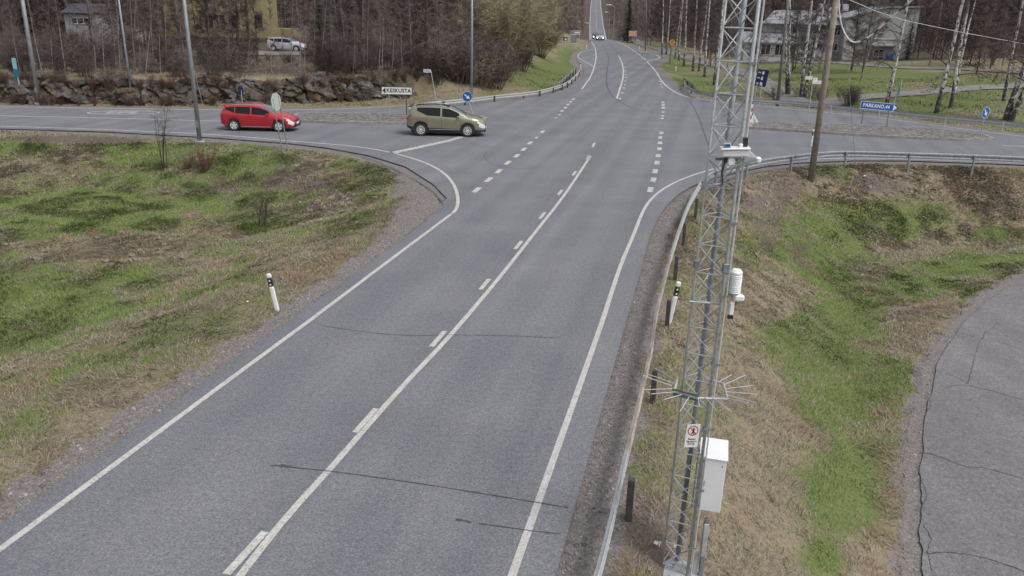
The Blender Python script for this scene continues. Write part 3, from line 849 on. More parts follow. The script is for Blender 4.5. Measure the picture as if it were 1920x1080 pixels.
# ------------------------------------------------------------------ rock cutting
def rock_face():
    base = [np.array(p) for p in ROCKLINE]
    line_ = smooth(base, 8)
    s = [0]
    for a, b in zip(line_, line_[1:]): s.append(s[-1] + np.linalg.norm(b - a))
    s = np.array(s); L = s[-1]
    n = int(L / 0.10); rows = 28
    q = np.linspace(0, L, n)
    X = np.interp(q, s, [p[0] for p in line_]); Y = np.interp(q, s, [p[1] for p in line_])
    dx = np.gradient(X); dy = np.gradient(Y); l = np.hypot(dx, dy); nx_, ny_ = dy / l, -dx / l   # toward the road
    U = q[:, None]; Vv = np.linspace(0, 1, rows)[None]
    H = 1.15 + 1.15 * fbm(q * 0.35, q * 0 + 4, 5, 5)
    endf = sstep(0, 4, L - q)
    H = (H * (0.25 + 0.75 * endf))[:, None]
    Z = H * Vv * (1 + 0 * U)
    c1 = fbm(U * 0.55 + 0 * Vv, Z * 0.9, 11, 4) - 0.5
    def cells(a, b_, s):
        best = np.full(a.shape, 9e9); sec = best.copy(); val = np.zeros(a.shape)
        ia = np.floor(a); ib = np.floor(b_)
        for i in (-1, 0, 1):
            for j in (-1, 0, 1):
                ca = ia + i; cb = ib + j
                px_ = ca + _hash(ca, cb, s); py_ = cb + _hash(ca, cb, s + 1)
                dd = (a - px_) ** 2 + (b_ - py_) ** 2
                v_ = _hash(ca, cb, s + 2) + (a - px_) * (_hash(ca, cb, s + 3) - .5) * .9 + (b_ - py_) * (_hash(ca, cb, s + 4) - .7) * .9
                m_ = dd < best
                sec = np.where(m_, best, np.minimum(sec, dd)); val = np.where(m_, v_, val); best = np.where(m_, dd, best)
        return val, np.sqrt(sec) - np.sqrt(best)
    wU = U + 0.5 * (fbm(U * 1.1 + 0 * Vv, Z * 1.1, 91) - .5)
    v1, e1_ = cells(wU * 0.55 + Z * .25, Z * 0.8 + 0.1 * U, 200)
    v2, e2_ = cells(wU * 1.6 + 0 * Z, Z * 1.9 + .3 * U, 300)
    blk = 0.75 * (v1 - .5) + 0.38 * (v2 - .5) - 0.22 * (e1_ < .07) - 0.10 * (e2_ < .07)
    fine = fbm(U * 3.2 + 0 * Vv, Z * 3.4, 31, 4) - 0.5
    out = 0.15 + 0.5 * c1 + 0.9 * blk + 0.30 * fine - 0.55 * Vv ** 2
    cr = np.abs(vnoise(U * 0.6 + 0 * Vv, Z * 0.35, 77) - 0.5)
    out -= 0.45 * (cr < 0.035)
    out *= (0.3 + 0.7 * endf)[:, None]
    XX = X[:, None] + nx_[:, None] * out; YY = Y[:, None] + ny_[:, None] * out
    ZZ = Z - 0.1 + 0.12 * fine
    # cap running back into the slope
    for k, (bk, dz) in enumerate(((0.5, 0.06), (1.1, -0.1), (1.9, -0.5))):
        XX = np.concatenate([XX, (X - nx_ * (bk + 0.3))[:, None]], 1); YY = np.concatenate([YY, (Y - ny_ * (bk + 0.3))[:, None]], 1)
        ZZ = np.concatenate([ZZ, H + dz + 0.3 * (fbm(q * 1.5, q * 0 + k * 3, 55) - 0.5)[:, None]], 1)
    rr = rows + 3
    v = np.stack([XX.ravel(), YY.ravel(), ZZ.ravel()], 1)
    i = (np.arange(n - 1)[:, None] * rr + np.arange(rr - 1)[None]).ravel()
    return np_mesh('rock_face', v, np.stack([i, i + rr, i + rr + 1, i + 1], 1), 'rock')
tag(rock_face(), 'low blasted granite rock cutting along the left side road', kind='structure')

# ------------------------------------------------------------------ grass
MFX, MFY = T(1268, 1060)[:2]
def grass(name, n, region, seed, wid, length, label, dens=1.0):
    rs = np.random.RandomState(seed)
    x0, x1, y0, y1 = region
    x = rs.uniform(x0, x1, n); y = rs.uniform(y0, y1, n)
    d = dist_poly(x, y, POLY); dp = dist_poly(x, y, PATHLOW_POLY)
    g, gr, di = cover(x, y)
    yl = np.interp(x, ROCKARR[:, 0], ROCKARR[:, 1])
    rockz = (y > yl - 0.6) & (y < yl + 2.2) & (x < ROCKARR[-1, 0])
    # only where the camera of a step around can see it
    cz = y * CF[1] - CAMH * CF[2] * 1.0
    vis = (np.abs(x - CR[0] * 0) < 0.75 * np.maximum(cz, 3) + 3)
    tuft = fbm(x * 1.7, y * 1.7, 90, 3)
    keep = (d > 0.45) & (dp > 0.25) & (rs.rand(n) < np.clip(1.15 - gr * 1.12, 0, 1)) & (rs.rand(n) < 1 - 0.55 * (di > 0.55)) & (rs.rand(n) < np.clip(tuft * 2.2 - 0.15, 0.35, 1)) & vis & ~rockz & (np.hypot(x - MFX, y - MFY) > 0.42)
    x, y, g, di, gr = x[keep], y[keep], g[keep], di[keep], gr[keep]
    n = len(x)
    z = terrain(x, y)
    dist = np.hypot(x, y)
    gg = g + (fbm(x * 1.6, y * 1.6, 61, 4) - 0.5) * 1.5
    isg = gg > rs.uniform(0.18, 0.92, n) + 0.6 * ((y > np.interp(x, ROCKARR[:, 0], ROCKARR[:, 1]) + 2) & (x < 1))
    # lie of the blades: combed by wind and water, whorled by noise
    th = 2 * PI * (fbm(x * 0.35, y * 0.35, 70, 3) * 2.2 + 0.15 * rs.randn(n)) 
    tilt = np.where(isg, rs.uniform(0.35, 1.15, n), rs.uniform(0.95, 1.5, n))
    L = length * np.where(isg, rs.uniform(0.45, 1.0, n), rs.uniform(0.6, 1.7, n)) * np.clip(0.55 + tuft[keep], 0.5, 1.4) * np.clip(0.35 + (1 - gr), 0.3, 1)
    w = wid * np.clip(dist / 14, 0.8, 3.2) * rs.uniform(0.6, 1.4, n)
    dxy = np.stack([np.cos(th), np.sin(th)], 1)
    px = np.stack([-np.sin(th), np.cos(th)], 1)
    base = np.stack([x, y, z - 0.01], 1)
    mid = base + np.stack([dxy[:, 0] * np.sin(tilt) * L * .5, dxy[:, 1] * np.sin(tilt) * L * .5, np.cos(tilt * .75) * L * .5], 1)
    tip = base + np.stack([dxy[:, 0] * np.sin(tilt) * L, dxy[:, 1] * np.sin(tilt) * L, np.cos(tilt) * L * .85], 1)
    side = np.stack([px[:, 0] * w / 2, px[:, 1] * w / 2, np.zeros(n)], 1)
    V = np.stack([base - side, base + side, mid + side * .8, mid - side * .8, tip], 1).reshape(-1, 3)
    o = np.arange(n)[:, None] * 5
    F = np.concatenate([o + np.array([[0, 1, 2]]), o + np.array([[0, 2, 3]]), o + np.array([[3, 2, 4]])], 0)
    r = rs.rand(n)[:, None]; r2 = rs.rand(n)[:, None]
    straw = np.array([[0.105, 0.085, 0.060]]) * (1 - r) + np.array([[0.35, 0.305, 0.225]]) * r
    warm = sstep(0.5, 0.75, fbm(x * 0.6, y * 0.6, 81))[:, None]
    straw = straw * (1 - 0.45 * warm) + 0.45 * warm * straw * np.array([[1.15, 0.85, 0.72]])
    green = np.array([[0.082, 0.115, 0.032]]) * (1 - r) + np.array([[0.215, 0.27, 0.088]]) * r
    c = np.where(isg[:, None], green, straw)
    c = np.where(r2 < 0.10, c * 0.45, c)
    C = np.repeat(c, 5, 0)
    ob = np_mesh(name, V, F, 'grass', C, 'tint')
    return tag(ob, label, 'grass', kind='stuff')
grass('grass', 1000000, (-33, 3, 8, 43), 1, 0.0095, 0.125, 'matted dry and green grass in the left roadside hollow')
grass('grass', 1250000, (1, 40, 6, 43), 2, 0.0095, 0.115, 'dry straw coloured grass with green patches on the right embankment')
def tussocks(n, region, seed, label):
    rs = np.random.RandomState(seed); x0, x1, y0, y1 = region
    cx_ = rs.uniform(x0, x1, n); cy_ = rs.uniform(y0, y1, n)
    d = dist_poly(cx_, cy_, POLY); dp = dist_poly(cx_, cy_, PATHLOW_POLY); g, gr, di = cover(cx_, cy_)
    k = (d > 1.2) & (dp > .9) & (gr < .4) & (g < .55) & (fbm(cx_ * .4, cy_ * .4, 17) > .47) & (np.hypot(cx_ - MFX, cy_ - MFY) > .6)
    cx_, cy_, g = cx_[k], cy_[k], g[k]; m = 26; n = len(cx_)
    x = np.repeat(cx_, m) + rs.normal(0, .05, n * m); y = np.repeat(cy_, m) + rs.normal(0, .05, n * m); z = terrain(x, y)
    th0 = np.repeat(2 * PI * fbm(cx_ * .3, cy_ * .3, 71, 3) * 2, m); th = th0 + rs.normal(0, .9, n * m)
    L = rs.uniform(.08, .25, n * m); ti = rs.uniform(.7, 1.4, n * m); w = .005 * np.clip(np.hypot(x, y) / 12, .8, 3)
    D = np.stack([np.cos(th) * np.sin(ti), np.sin(th) * np.sin(ti), np.cos(ti)], 1); S = np.stack([-np.sin(th) * w, np.cos(th) * w, 0 * w], 1)
    b0 = np.stack([x, y, z], 1); m1 = b0 + D * L[:, None] * .5 + np.array([0, 0, .03]); e = b0 + D * L[:, None] * np.array([1, 1, .7])
    V = np.stack([b0 - S, b0 + S, m1 + S, m1 - S, e], 1).reshape(-1, 3); o = np.arange(n * m)[:, None] * 5
    F = np.concatenate([o + np.array([[0, 1, 2]]), o + np.array([[0, 2, 3]]), o + np.array([[3, 2, 4]])], 0)
    r = rs.rand(n * m, 1); c = np.array([[.17, .14, .095]]) * (1 - r) + np.array([[.37, .32, .23]]) * r
    return tag(np_mesh('dead_grass', V, F, 'grass', np.repeat(c, 5, 0), 'tint'), label, 'grass', kind='stuff')
tussocks(3300, (-30, 2, 8, 42), 5, 'pale dead grass tufts in the left hollow')
tussocks(3300, (1, 36, 6, 43), 6, 'pale dead grass tufts on the right embankment')
def stones(n, region, seed):
    rs = np.random.RandomState(seed); x0, x1, y0, y1 = region
    x = rs.uniform(x0, x1, n); y = rs.uniform(y0, y1, n)
    d = dist_poly(x, y, POLY); dp = dist_poly(x, y, PATHLOW_POLY); g, gr, di = cover(x, y)
    k = (((d > .03) & (d < 3)) | ((dp > .02) & (dp < 1.3))) & (rs.rand(n) < gr * .9 + .12)
    x, y = x[k], y[k]; n = len(x); z = terrain(x, y)
    s = rs.uniform(.008, .022, n) * (1 + (rs.rand(n) < .05) * 1.3)
    base = np.array([[1, 0, 0], [0, 1, 0], [-1, 0, 0], [0, -1, 0], [0, 0, .8], [0, 0, -.5]], float)
    a = rs.uniform(0, 6.28, n); ca, sa = np.cos(a)[:, None], np.sin(a)[:, None]
    sc_ = rs.uniform(.6, 1.3, (n, 1, 3)); V = base[None] * sc_ * s[:, None, None]
    V = np.stack([V[..., 0] * ca - V[..., 1] * sa, V[..., 0] * sa + V[..., 1] * ca, V[..., 2]], -1) + np.stack([x, y, z], 1)[:, None]
    f = np.array([[0, 1, 4], [1, 2, 4], [2, 3, 4], [3, 0, 4], [1, 0, 5], [2, 1, 5], [3, 2, 5], [0, 3, 5]])
    F = (np.arange(n)[:, None, None] * 6 + f[None]).reshape(-1, 3)
    r = rs.rand(n, 1); c = np.array([[.10, .085, .08]]) * (1 - r) + np.array([[.36, .33, .32]]) * r
    return tag(np_mesh('loose_gravel', V.reshape(-1, 3), F, 'grass', np.repeat(c, 6, 0), 'tint'), 'loose stones along the road edges', 'gravel', kind='stuff')
stones(260000, (-14, 14, 6, 34), 8)
grass('grass', 160000, (-42, 60, 40, 95), 3, 0.013, 0.22, 'rough grass on the verges beyond the side roads')
# ------------------------------------------------------------------ vehicles
def mat_paintwork(name, col, metal=0.3):
    m, nt, b = nmat(name)
    v = geo_vec(nt, obj=True)
    sp = nt.nodes.new('ShaderNodeSeparateXYZ'); nt.links.new(v, sp.inputs[0])
    dirt = ramp(nt, sp.outputs['Z'], [(0.25, (0.13, 0.12, 0.11)), (0.55, col)])
    c = mix(nt, ramp(nt, noise(nt, v, 5, 5, 0.7), [(0.35, 0.0), (0.7, 0.35)]), col, dirt)
    nt.links.new(c, b.inputs['Base Color'])
    b.inputs['Metallic'].default_value = metal
    b.inputs['Roughness'].default_value = 0.38
    b.inputs['Coat Weight'].default_value = 0.7; b.inputs['Coat Roughness'].default_value = 0.08
    return m
M['glass'] = simple('tinted car glass', (0.018, 0.020, 0.024), 0.06, var=0.05)
M['glass'].node_tree.nodes['Principled BSDF'].inputs['Specular IOR Level'].default_value = 0.12
M['windshield'] = simple('sky lit windscreen', (0.10, 0.13, 0.15), 0.05, var=0.05)
M['windshield'].node_tree.nodes['Principled BSDF'].inputs['Specular IOR Level'].default_value = 0.6
M['tyre'] = simple('tyre rubber', (0.028, 0.028, 0.03), 0.85, var=0.2)
M['rim'] = simple('alloy rim', (0.62, 0.62, 0.62), 0.4, 0.2, var=0.05)
M['lens'] = simple('headlamp lens', (0.72, 0.74, 0.74), 0.12, 0.2, var=0.05)
M['taillens'] = simple('tail lamp lens', (0.42, 0.02, 0.025), 0.2, var=0.1)
M['chrome'] = simple('bright trim', (0.62, 0.62, 0.62), 0.2, 0.9, var=0.05)
M['cladding'] = simple('black body cladding', (0.035, 0.035, 0.038), 0.6, var=0.15)
mm, nt, b = nmat('lit headlamp'); b.inputs['Base Color'].default_value = (1, 1, 1, 1); b.inputs['Emission Color'].default_value = (1, .98, .92, 1); b.inputs['Emission Strength'].default_value = 3.0
M['lit'] = mm

def car(name, label, loc, rz, paint, spec, scale=1.0, group=None, lit=False):
    """Body lofted from a side outline: bottom, belt and roof curves along x, half widths at belt and roof."""
    L = spec['L']; wb = spec['wb']; xr = spec['xr']; xf = xr + wb; wr = spec['wr']; WH = spec['W'] / 2
    t = thing(name, label, 'car', loc, rz, group)
    top = np.array(spec['top']); belt = np.array(spec['belt']); bot = np.array(spec['bot']); side = np.array(spec['win'])
    wid = np.array(spec['wid'])
    st = np.concatenate([np.linspace(0, 0.16, 5)[:-1], np.arange(0.16, L - 0.16, 0.045), np.linspace(L - 0.16, L, 5)])
    def f(a, x): return np.interp(x, a[:, 0], a[:, 1])
    ar = wr + 0.055
    rows = []
    for x in st:
        zt = f(top, x); zb = f(bot, x); zl = min(f(belt, x), zt - 0.03)
        for xc in (xr, xf):
            if abs(x - xc) < ar: zb = max(zb, wr + math.sqrt(ar * ar - (x - xc) ** 2))
        w = WH * f(wid, x)
        gh = max(0.0, zt - zl)                  # glasshouse height
        wt = w - 0.07 - 0.30 * min(gh, 0.60) if gh > 0.12 else w - 0.10
        zs = zl - 0.10
        wz0 = zl + 0.02; wz1 = zt - max(0.085, 0.16 * gh) if gh > 0.2 else zl + 0.6 * gh
        wz1 = max(wz1, wz0 + 0.005)
        wz0 += min(gh * .5, float(np.interp(x, [spec['panes'][0][0], spec['panes'][0][0] + .55], [gh * .42, 0]))) if gh > .2 else 0
        def wy(z): return w - 0.025 - (w - 0.025 - wt) * (z - zl) / max(gh, 0.05)
        lo = zb + (zs - zb) * 0.25
        rows.append([(w * 0.93, zb), (w * 0.985, lo), (w, zb + (zs - zb) * 0.62), (w * 0.995, zs), (w - 0.025, zl), (wy(wz0), wz0), (wy(wz1), wz1),
                     (wt + 0.0, zt - max(0.035, 0.05 * gh)), (wt * 0.86, zt - 0.008), (wt * 0.45, zt + 0.012 * (gh > .3)), (0, zt + 0.016 * (gh > .3))])
    nr = len(rows[0]); ns = len(st)
    V = []; idx = {}
    for i, x in enumerate(st):
        full = [(y, z) for y, z in rows[i]] + [(-y, z) for y, z in rows[i][-2::-1]]
        for y, z in full: V.append((x - L / 2, y, z))
    nf = 2 * nr - 1
    body, glassm, wind, rear, clad, hl, tl, roofp = MB(), [], [], [], [], [], [], []
    ws0, ws1 = spec['ws']; rw0, rw1 = spec['rw']
    w0, w1 = side[0], side[1]
    bodyf = []
    for i in range(ns - 1):
        xm = (st[i] + st[i + 1]) / 2
        for k in range(nf - 1):
            fc = (i * nf + k, (i + 1) * nf + k, (i + 1) * nf + k + 1, i * nf + k + 1)
            kk = k if k < nr - 1 else nf - 2 - k
            if kk == 5 and any(a < xm < b_ for a, b_ in spec['panes']): glassm.append((fc, k))
            elif kk in (7, 8, 9) and ws0 < xm < ws1: wind.append(fc)
            elif kk in (8, 9) and rw0 < xm < rw1: rear.append(fc)
            elif kk in (8, 9) and spec.get('darkroof') and .5 < xm < 2.45: roofp.append(fc)
            elif kk == 0 and spec.get('clad') : clad.append(fc)
            elif kk in (2, 3) and xm > L - spec['hl'] and kk == 3: hl.append((fc, k))
            elif kk == 2 and xm > L - spec['hl'] * .8: hl.append((fc, k))
            elif kk == 3 and xm < spec['tl']: tl.append((fc, k))
            else: bodyf.append(fc)
    bodyf.append(tuple(range(nf))); bodyf.append(tuple((ns - 1) * nf + k for k in range(nf - 1, -1, -1)))
    def sub(faces, nm, mat, par=t, smooth_=True):
        used = sorted({q for fc in faces for q in fc}); mp = {q: j for j, q in enumerate(used)}
        m = MB(); m.add([V[q] for q in used], [tuple(mp[q] for q in fc) for fc in faces])
        return m.build(nm, mat, par, smooth_=smooth_)
    bd = sub(bodyf, 'body', paint)
    bd.data.polygons[-1].use_smooth = False; bd.data.polygons[-2].use_smooth = False
    for sgn in (0, 1):
        for a, b_ in spec['panes']:
            fcs = [fc for fc, k in glassm if (k < nr) == (sgn == 0) and a < (V[fc[0]][0] + V[fc[1]][0]) / 2 + L / 2 < b_]
            if fcs: sub(fcs, 'side_window', 'glass')
        fcs = [fc for fc, k in hl if (k < nr) == (sgn == 0)]
        if fcs: sub(fcs, 'headlight', 'lit' if lit else 'lens')
        fcs = [fc for fc, k in tl if (k < nr) == (sgn == 0)]
        if fcs: sub(fcs, 'tail_light', 'taillens')
    if wind: sub(wind, 'windscreen', 'windshield')
    if roofp: sub(roofp, 'roof_panel', 'glass')
    if rear: sub(rear, 'rear_window', 'glass')
    if clad: sub(clad, 'side_cladding', 'cladding')
    # underbody and wheel housings
    MB().box((0, 0, 0.30), (L - 0.5, WH * 1.72, 0.22)).build('underbody', 'black', t)
    for xc in (xr, xf):
        MB().box((xc - L / 2, 0, wr + 0.12), (ar * 2 + 0.02, WH * 1.80, ar * 1.35)).build('wheel_housing', 'black', t)
        for s in (-1, 1):
            y0 = s * (WH - 0.015)
            wh = MB().lathe([(r_, h_ * s) for r_, h_ in [(wr * 0.62, -0.10), (wr * .97, -0.105), (wr, -0.07), (wr, 0.07), (wr * .97, 0.105), (wr * .68, 0.10), (wr * .66, 0.05)]], 26, (xc - L / 2, y0 - s * 0.10, wr), 'y').build('tyre', 'tyre', t, smooth_=False)
            rm = MB()
            yy = y0 + s * 0.0
            rm.lathe([(wr * .67, yy - s * .03), (wr * .67, yy + s * .004), (wr * .60, yy + s * .006), (wr * .59, yy - s * .03)], 26, (xc - L / 2, 0, wr), 'y')
            rm.lathe([(wr * .15, yy - s * .03), (wr * .15, yy + s * .0), (wr * .08, yy + s * .006)], 12, (xc - L / 2, 0, wr), 'y')
            MB().lathe([(wr * .60, yy - s * .029), (wr * .60, yy - s * .026)], 20, (xc - L / 2, 0, wr), 'y').build('spoke_gap_shade', 'black', wh)  # black disc behind the spokes stands for the shade inside the wheel
            nsx = spec['spokes']
            for q in range(nsx):
                a = 2 * PI * q / nsx + 0.3
                ca, sa = math.cos(a), math.sin(a)
                r0, r1, hw0, hw1 = wr * .10, wr * .62, spec['spw'] * .7, spec['spw']
                pts = [(r0, -hw0), (r1, -hw1), (r1, hw1), (r0, hw0)]
                vs = []
                for yy2 in (yy - s * .025, yy - s * .004):
                    for r_, h_ in pts: vs.append((xc - L / 2 + r_ * ca - h_ * sa, yy2, wr + r_ * sa + h_ * ca))
                rm.add(vs, [(0, 1, 2, 3), (7, 6, 5, 4), (0, 4, 5, 1), (1, 5, 6, 2), (2, 6, 7, 3), (3, 7, 4, 0)])
            r_ = rm.build('rim', 'rim', wh)
    # mirrors, handles, plates, grille, rails, door seams
    for s in (-1, 1):
        MB().box((spec['mir'] - L / 2, s * (WH + 0.06), f(belt, spec['mir']) + 0.07), (0.13, 0.17, 0.13), None, 0.03).build('wing_mirror', paint, t)
        for hx in spec['handles']:
            MB().box((hx - L / 2, s * (WH * 1.0 - 0.012), f(belt, hx) - 0.085), (0.17, 0.03, 0.028), None, 0.008).build('door_handle', paint, t)
        for sx_ in spec['seams']:
            z0 = f(bot, sx_) + 0.12; z1 = f(belt, sx_) - 0.02
            MB().box((sx_ - L / 2, s * (WH * 0.995 - 0.002), (z0 + z1) / 2), (0.012, 0.010, z1 - z0)).build('door_seam', 'black', t)
        if spec.get('rails'):
            a, b_ = spec['rails']
            xs = np.linspace(a, b_, 9)
            MB().tube([(x - L / 2, s * (WH - 0.27), f(top, x) + 0.03 * math.sin(PI * k / 8) + 0.005) for k, x in enumerate(xs)], 0.018, 6).build('roof_rail', 'chrome', t)
        if spec.get('sill'):
            MB().box(((spec['sill'][0] + spec['sill'][1]) / 2 - L / 2, s * (WH * .985 + .002), spec['sill'][2]), (spec['sill'][1] - spec['sill'][0], 0.02, 0.035)).build('sill_trim', 'chrome', t)
    zf = f(top, L - 0.05)
    MB().box((L / 2 + 0.004, 0, 0.36), (0.03, 1.25, 0.24), None, 0.01).build('lower_grille', 'black', t)
    MB().box((L / 2 + 0.006, 0, 0.62), (0.03, 0.8, 0.09), None, 0.01).build('grille', 'black', t)
    MB().box((L / 2 + 0.025, 0, 0.46), (0.02, 0.50, 0.11)).build('number_plate', 'sign_white', t)
    MB().box((-L / 2 - 0.012, 0, 0.62), (0.02, 0.50, 0.11)).build('number_plate', 'sign_white', t)
    if spec.get('spoiler'):
        MB().box((spec['spoiler'] - L / 2, 0, f(top, spec['spoiler'] + .1) + 0.0), (0.26, WH * 1.35, 0.035), None, 0.012).build('rear_spoiler', paint if not spec.get('clad') else 'black', t)
    if spec.get('chin'):
        MB().box((L / 2 - 0.02, 0, 0.235), (0.09, 1.2, 0.05), None, 0.015).build('chin_trim', 'chrome', t)
    return t
ESTATE = dict(L=4.27, wb=2.60, xr=0.80, wr=0.315, W=1.73, spokes=5, spw=0.062, hl=0.42, tl=0.22,
    top=[(0, 0.92), (0.03, 1.02), (0.14, 1.20), (0.30, 1.385), (0.6, 1.43), (1.2, 1.455), (1.9, 1.45), (2.35, 1.41), (2.75, 1.27), (3.25, 1.035), (3.45, 0.965), (3.8, 0.87), (4.1, 0.75), (4.22, 0.64), (4.27, 0.55)],
    belt=[(0, 0.88), (0.2, 1.03), (0.8, 1.00), (1.6, 0.955), (2.4, 0.915), (3.1, 0.885), (3.5, 0.83), (4.0, 0.70), (4.27, 0.50)],
    bot=[(0, 0.42), (0.25, 0.27), (0.5, 0.22), (3.8, 0.19), (4.15, 0.20), (4.27, 0.27)],
    wid=[(0, 0.78), (0.08, 0.88), (0.3, 0.955), (0.9, 0.995), (3.0, 1.0), (3.6, 0.97), (3.95, 0.90), (4.15, 0.77), (4.27, 0.62)],
    win=(0, 0), panes=[(0.32, 0.88), (0.93, 1.78), (1.86, 2.85)], ws=(2.42, 3.22), rw=(0.05, 0.29), mir=2.78, handles=[1.3, 2.15], seams=[1.02, 1.82, 2.95], rails=(0.5, 2.2), sill=(1.25, 2.9, 0.27), spoiler=0.24)
SUVS = dict(L=4.52, wb=2.69, xr=0.83, wr=0.355, W=1.84, spokes=10, spw=0.024, hl=0.45, tl=0.30, clad=True, darkroof=True,
    top=[(0, 1.00), (0.04, 1.10), (0.12, 1.30), (0.30, 1.60), (0.55, 1.66), (1.2, 1.695), (2.0, 1.68), (2.5, 1.62), (2.9, 1.46), (3.4, 1.20), (3.55, 1.135), (4.0, 1.06), (4.3, 0.95), (4.45, 0.82), (4.52, 0.70)],
    belt=[(0, 0.98), (0.25, 1.22), (0.8, 1.17), (1.6, 1.125), (2.5, 1.07), (3.3, 1.03), (3.6, 0.99), (4.1, 0.88), (4.52, 0.64)],
    bot=[(0, 0.50), (0.2, 0.37), (0.5, 0.30), (3.9, 0.27), (4.35, 0.28), (4.52, 0.34)],
    wid=[(0, 0.80), (0.08, 0.88), (0.3, 0.95), (0.9, 0.995), (3.0, 1.0), (3.8, 0.97), (4.15, 0.90), (4.38, 0.79), (4.52, 0.66)],
    win=(0, 0), panes=[(0.62, 1.98), (2.06, 3.05)], ws=(2.55, 3.38), rw=(0.05, 0.28), mir=2.98, handles=[1.45, 2.35], seams=[1.20, 2.02, 3.12], rails=(0.6, 2.3), sill=(1.3, 3.1, 0.40), spoiler=0.20, chin=True)
M['car_red'] = mat_paintwork('red car paint', (0.42, 0.010, 0.024), 0.1)
M['car_green'] = mat_paintwork('olive green car paint', (0.230, 0.226, 0.155), 0.35)
M['car_white'] = mat_paintwork('silver white car paint', (0.55, 0.57, 0.60), 0.2)
M['car_maroon'] = mat_paintwork('maroon car paint', (0.14, 0.03, 0.035), 0.2)
M['car_silver'] = mat_paintwork('silver car paint', (0.40, 0.43, 0.43), 0.4)
M['car_dark'] = mat_paintwork('dark blue car paint', (0.02, 0.022, 0.04), 0.3)
def place_car(name, label, rearpx, frontpx, spec, paint, **k):
    a = P(*rearpx); b_ = P(*frontpx)
    d = (b_ - a)[:2]; rz = math.atan2(d[1], d[0]); d = d / np.linalg.norm(d)
    n = np.array([-d[1], d[0]])
    mid = (a + b_)[:2] / 2 + n * (spec['W'] / 2 - 0.05)
    off = spec['xr'] + spec['wb'] / 2 - spec['L'] / 2
    mid = mid - d * off
    return car(name, label, (mid[0], mid[1], 0.006), rz, paint, spec, **k)
place_car('parked_car', 'red estate car waiting on the left side road', (440.5, 245.5), (522.5, 247.5), ESTATE, M['car_red'])['label'] = 'bright red estate car on the left side road'
bpy.data.objects['parked_car'].name = 'estate_car'
place_car('sport_utility_car', 'olive green SUV with black roof rails at the stop line', (789, 255), (877, 257), SUVS, M['car_green'])
def hdg(x0, y0, x1, y1): return math.atan2(y1 - y0, x1 - x0)
def far_car(name, label, px, y, rz, spec, paint, lit=False, z=None, group=None, **k):
    p = PY(px[0], px[1], y)
    zz = float(terrain(np.array([p[0]]), np.array([p[1]]))[0]) if z is None else z
    return car(name, label, (p[0], y, zz), rz, paint, spec, group=group, lit=lit, **k)
rdir = math.atan2(-1, -(road_x(215) - road_x(185)) / 30)
far_car('oncoming_car', 'silver car with headlights on coming over the crest of the road', (1124.5, 77), 209, rdir, SUVS, M['car_silver'], True, 0.0)
far_car('oncoming_van', 'dark blue car behind the silver car on the crest', (1117.5, 76), 219, rdir, SUVS, M['car_dark'], True, -0.1)
bpy.data.objects['oncoming_van'].name = 'oncoming_car'
pw = T(535, 98)
car('parked_car', 'silver white car parked above the rocks before the yellow house', tuple(pw + np.array([0, 1, 0.08])), R(-4), M['car_white'], ESTATE)
pw = T(688, 101)
car('parked_car', 'maroon car half hidden by brush right of the silver white car', tuple(pw + np.array([0, 1, 0.08])), R(-4), M['car_maroon'], ESTATE)
pw = T(780, 98)
car('parked_car', 'dark car furthest right above the rocks, almost hidden by brush', tuple(pw + np.array([0, 1, 0.08])), R(-4), M['car_dark'], ESTATE)
# ------------------------------------------------------------------ weather station mast
M['spike'] = simple('bright rod', (0.50, 0.51, 0.52), 0.6, 0.0, var=0.1)
M['steel_mid'] = simple('dull galvanised pipe', (0.27, 0.29, 0.31), 0.55, 0.2, var=0.3, scale=9)
MB0 = T(1272, 1084); MASTY = MB0[1]
mc = PY(1391, 12, MASTY)
mb = PY(1266, 1062, MASTY)
MX, MZ0 = (mc[0] + mb[0]) / 2, MB0[2] + 0.06
mb = np.array([mb[0], mb[1], MZ0])
tiltx = math.atan2(mc[0] - mb[0], mc[2] - mb[2])
mast = thing('weather_mast', 'tall galvanised lattice mast with weather sensors beside the right guard rail', 'mast', (mb[0], MASTY, MZ0), 0, None, (0, tiltx))
MH = 10.2
hw = 0.172
# plan of the three legs: left, right, rear
LEG = [(-hw, 0.04), (hw, -0.02), (0.02, 0.28)]
yaw = R(-14)
LEG = [(x * math.cos(yaw) - y * math.sin(yaw), x * math.sin(yaw) + y * math.cos(yaw)) for x, y in LEG]
for i, (x, y) in enumerate(LEG):
    MB().tube([(x, y, 0.02), (x, y, MH)], [0.014, 0.022, 0.034][i], 10).build('leg', 'steel' if i != 2 else 'steel_mid', mast, smooth_=True)
pitch_ = 0.352
for (a, b_) in ((0, 1), (1, 2), (2, 0)):
    br = MB(); n = int((MH - 0.1) / pitch_)
    A, B = LEG[a], LEG[b_]
    for k in range(n):
        z0 = 0.12 + k * pitch_; z1 = z0 + pitch_
        off = 0.012 if a == 0 else 0
        br.tube([(A[0], A[1], z0), (B[0], B[1], z0)], 0.0085, 5)
        br.tube([(A[0], A[1], z1 - 0.02), (B[0], B[1], z0 + 0.02)], 0.0075, 5)
        if a == 0 or b_ == 0: br.tube([(A[0], A[1] - off, z0 + 0.02), (B[0], B[1] - off, z1 - 0.02)], 0.0065, 5)
    br.build('bracing', 'steel', mast)
rx_, ry_ = LEG[1]
MB().tube([(rx_ + 0.045, ry_ - 0.02, 0.0), (rx_ + 0.045, ry_ - 0.02, MH)], 0.011, 6).build('cable_conduit', 'spike', mast)
MB().tube([(rx_ + 0.02, ry_ + 0.05, 0.3), (rx_ + 0.02, ry_ + 0.05, MH)], 0.009, 6).build('cable', 'black', mast)
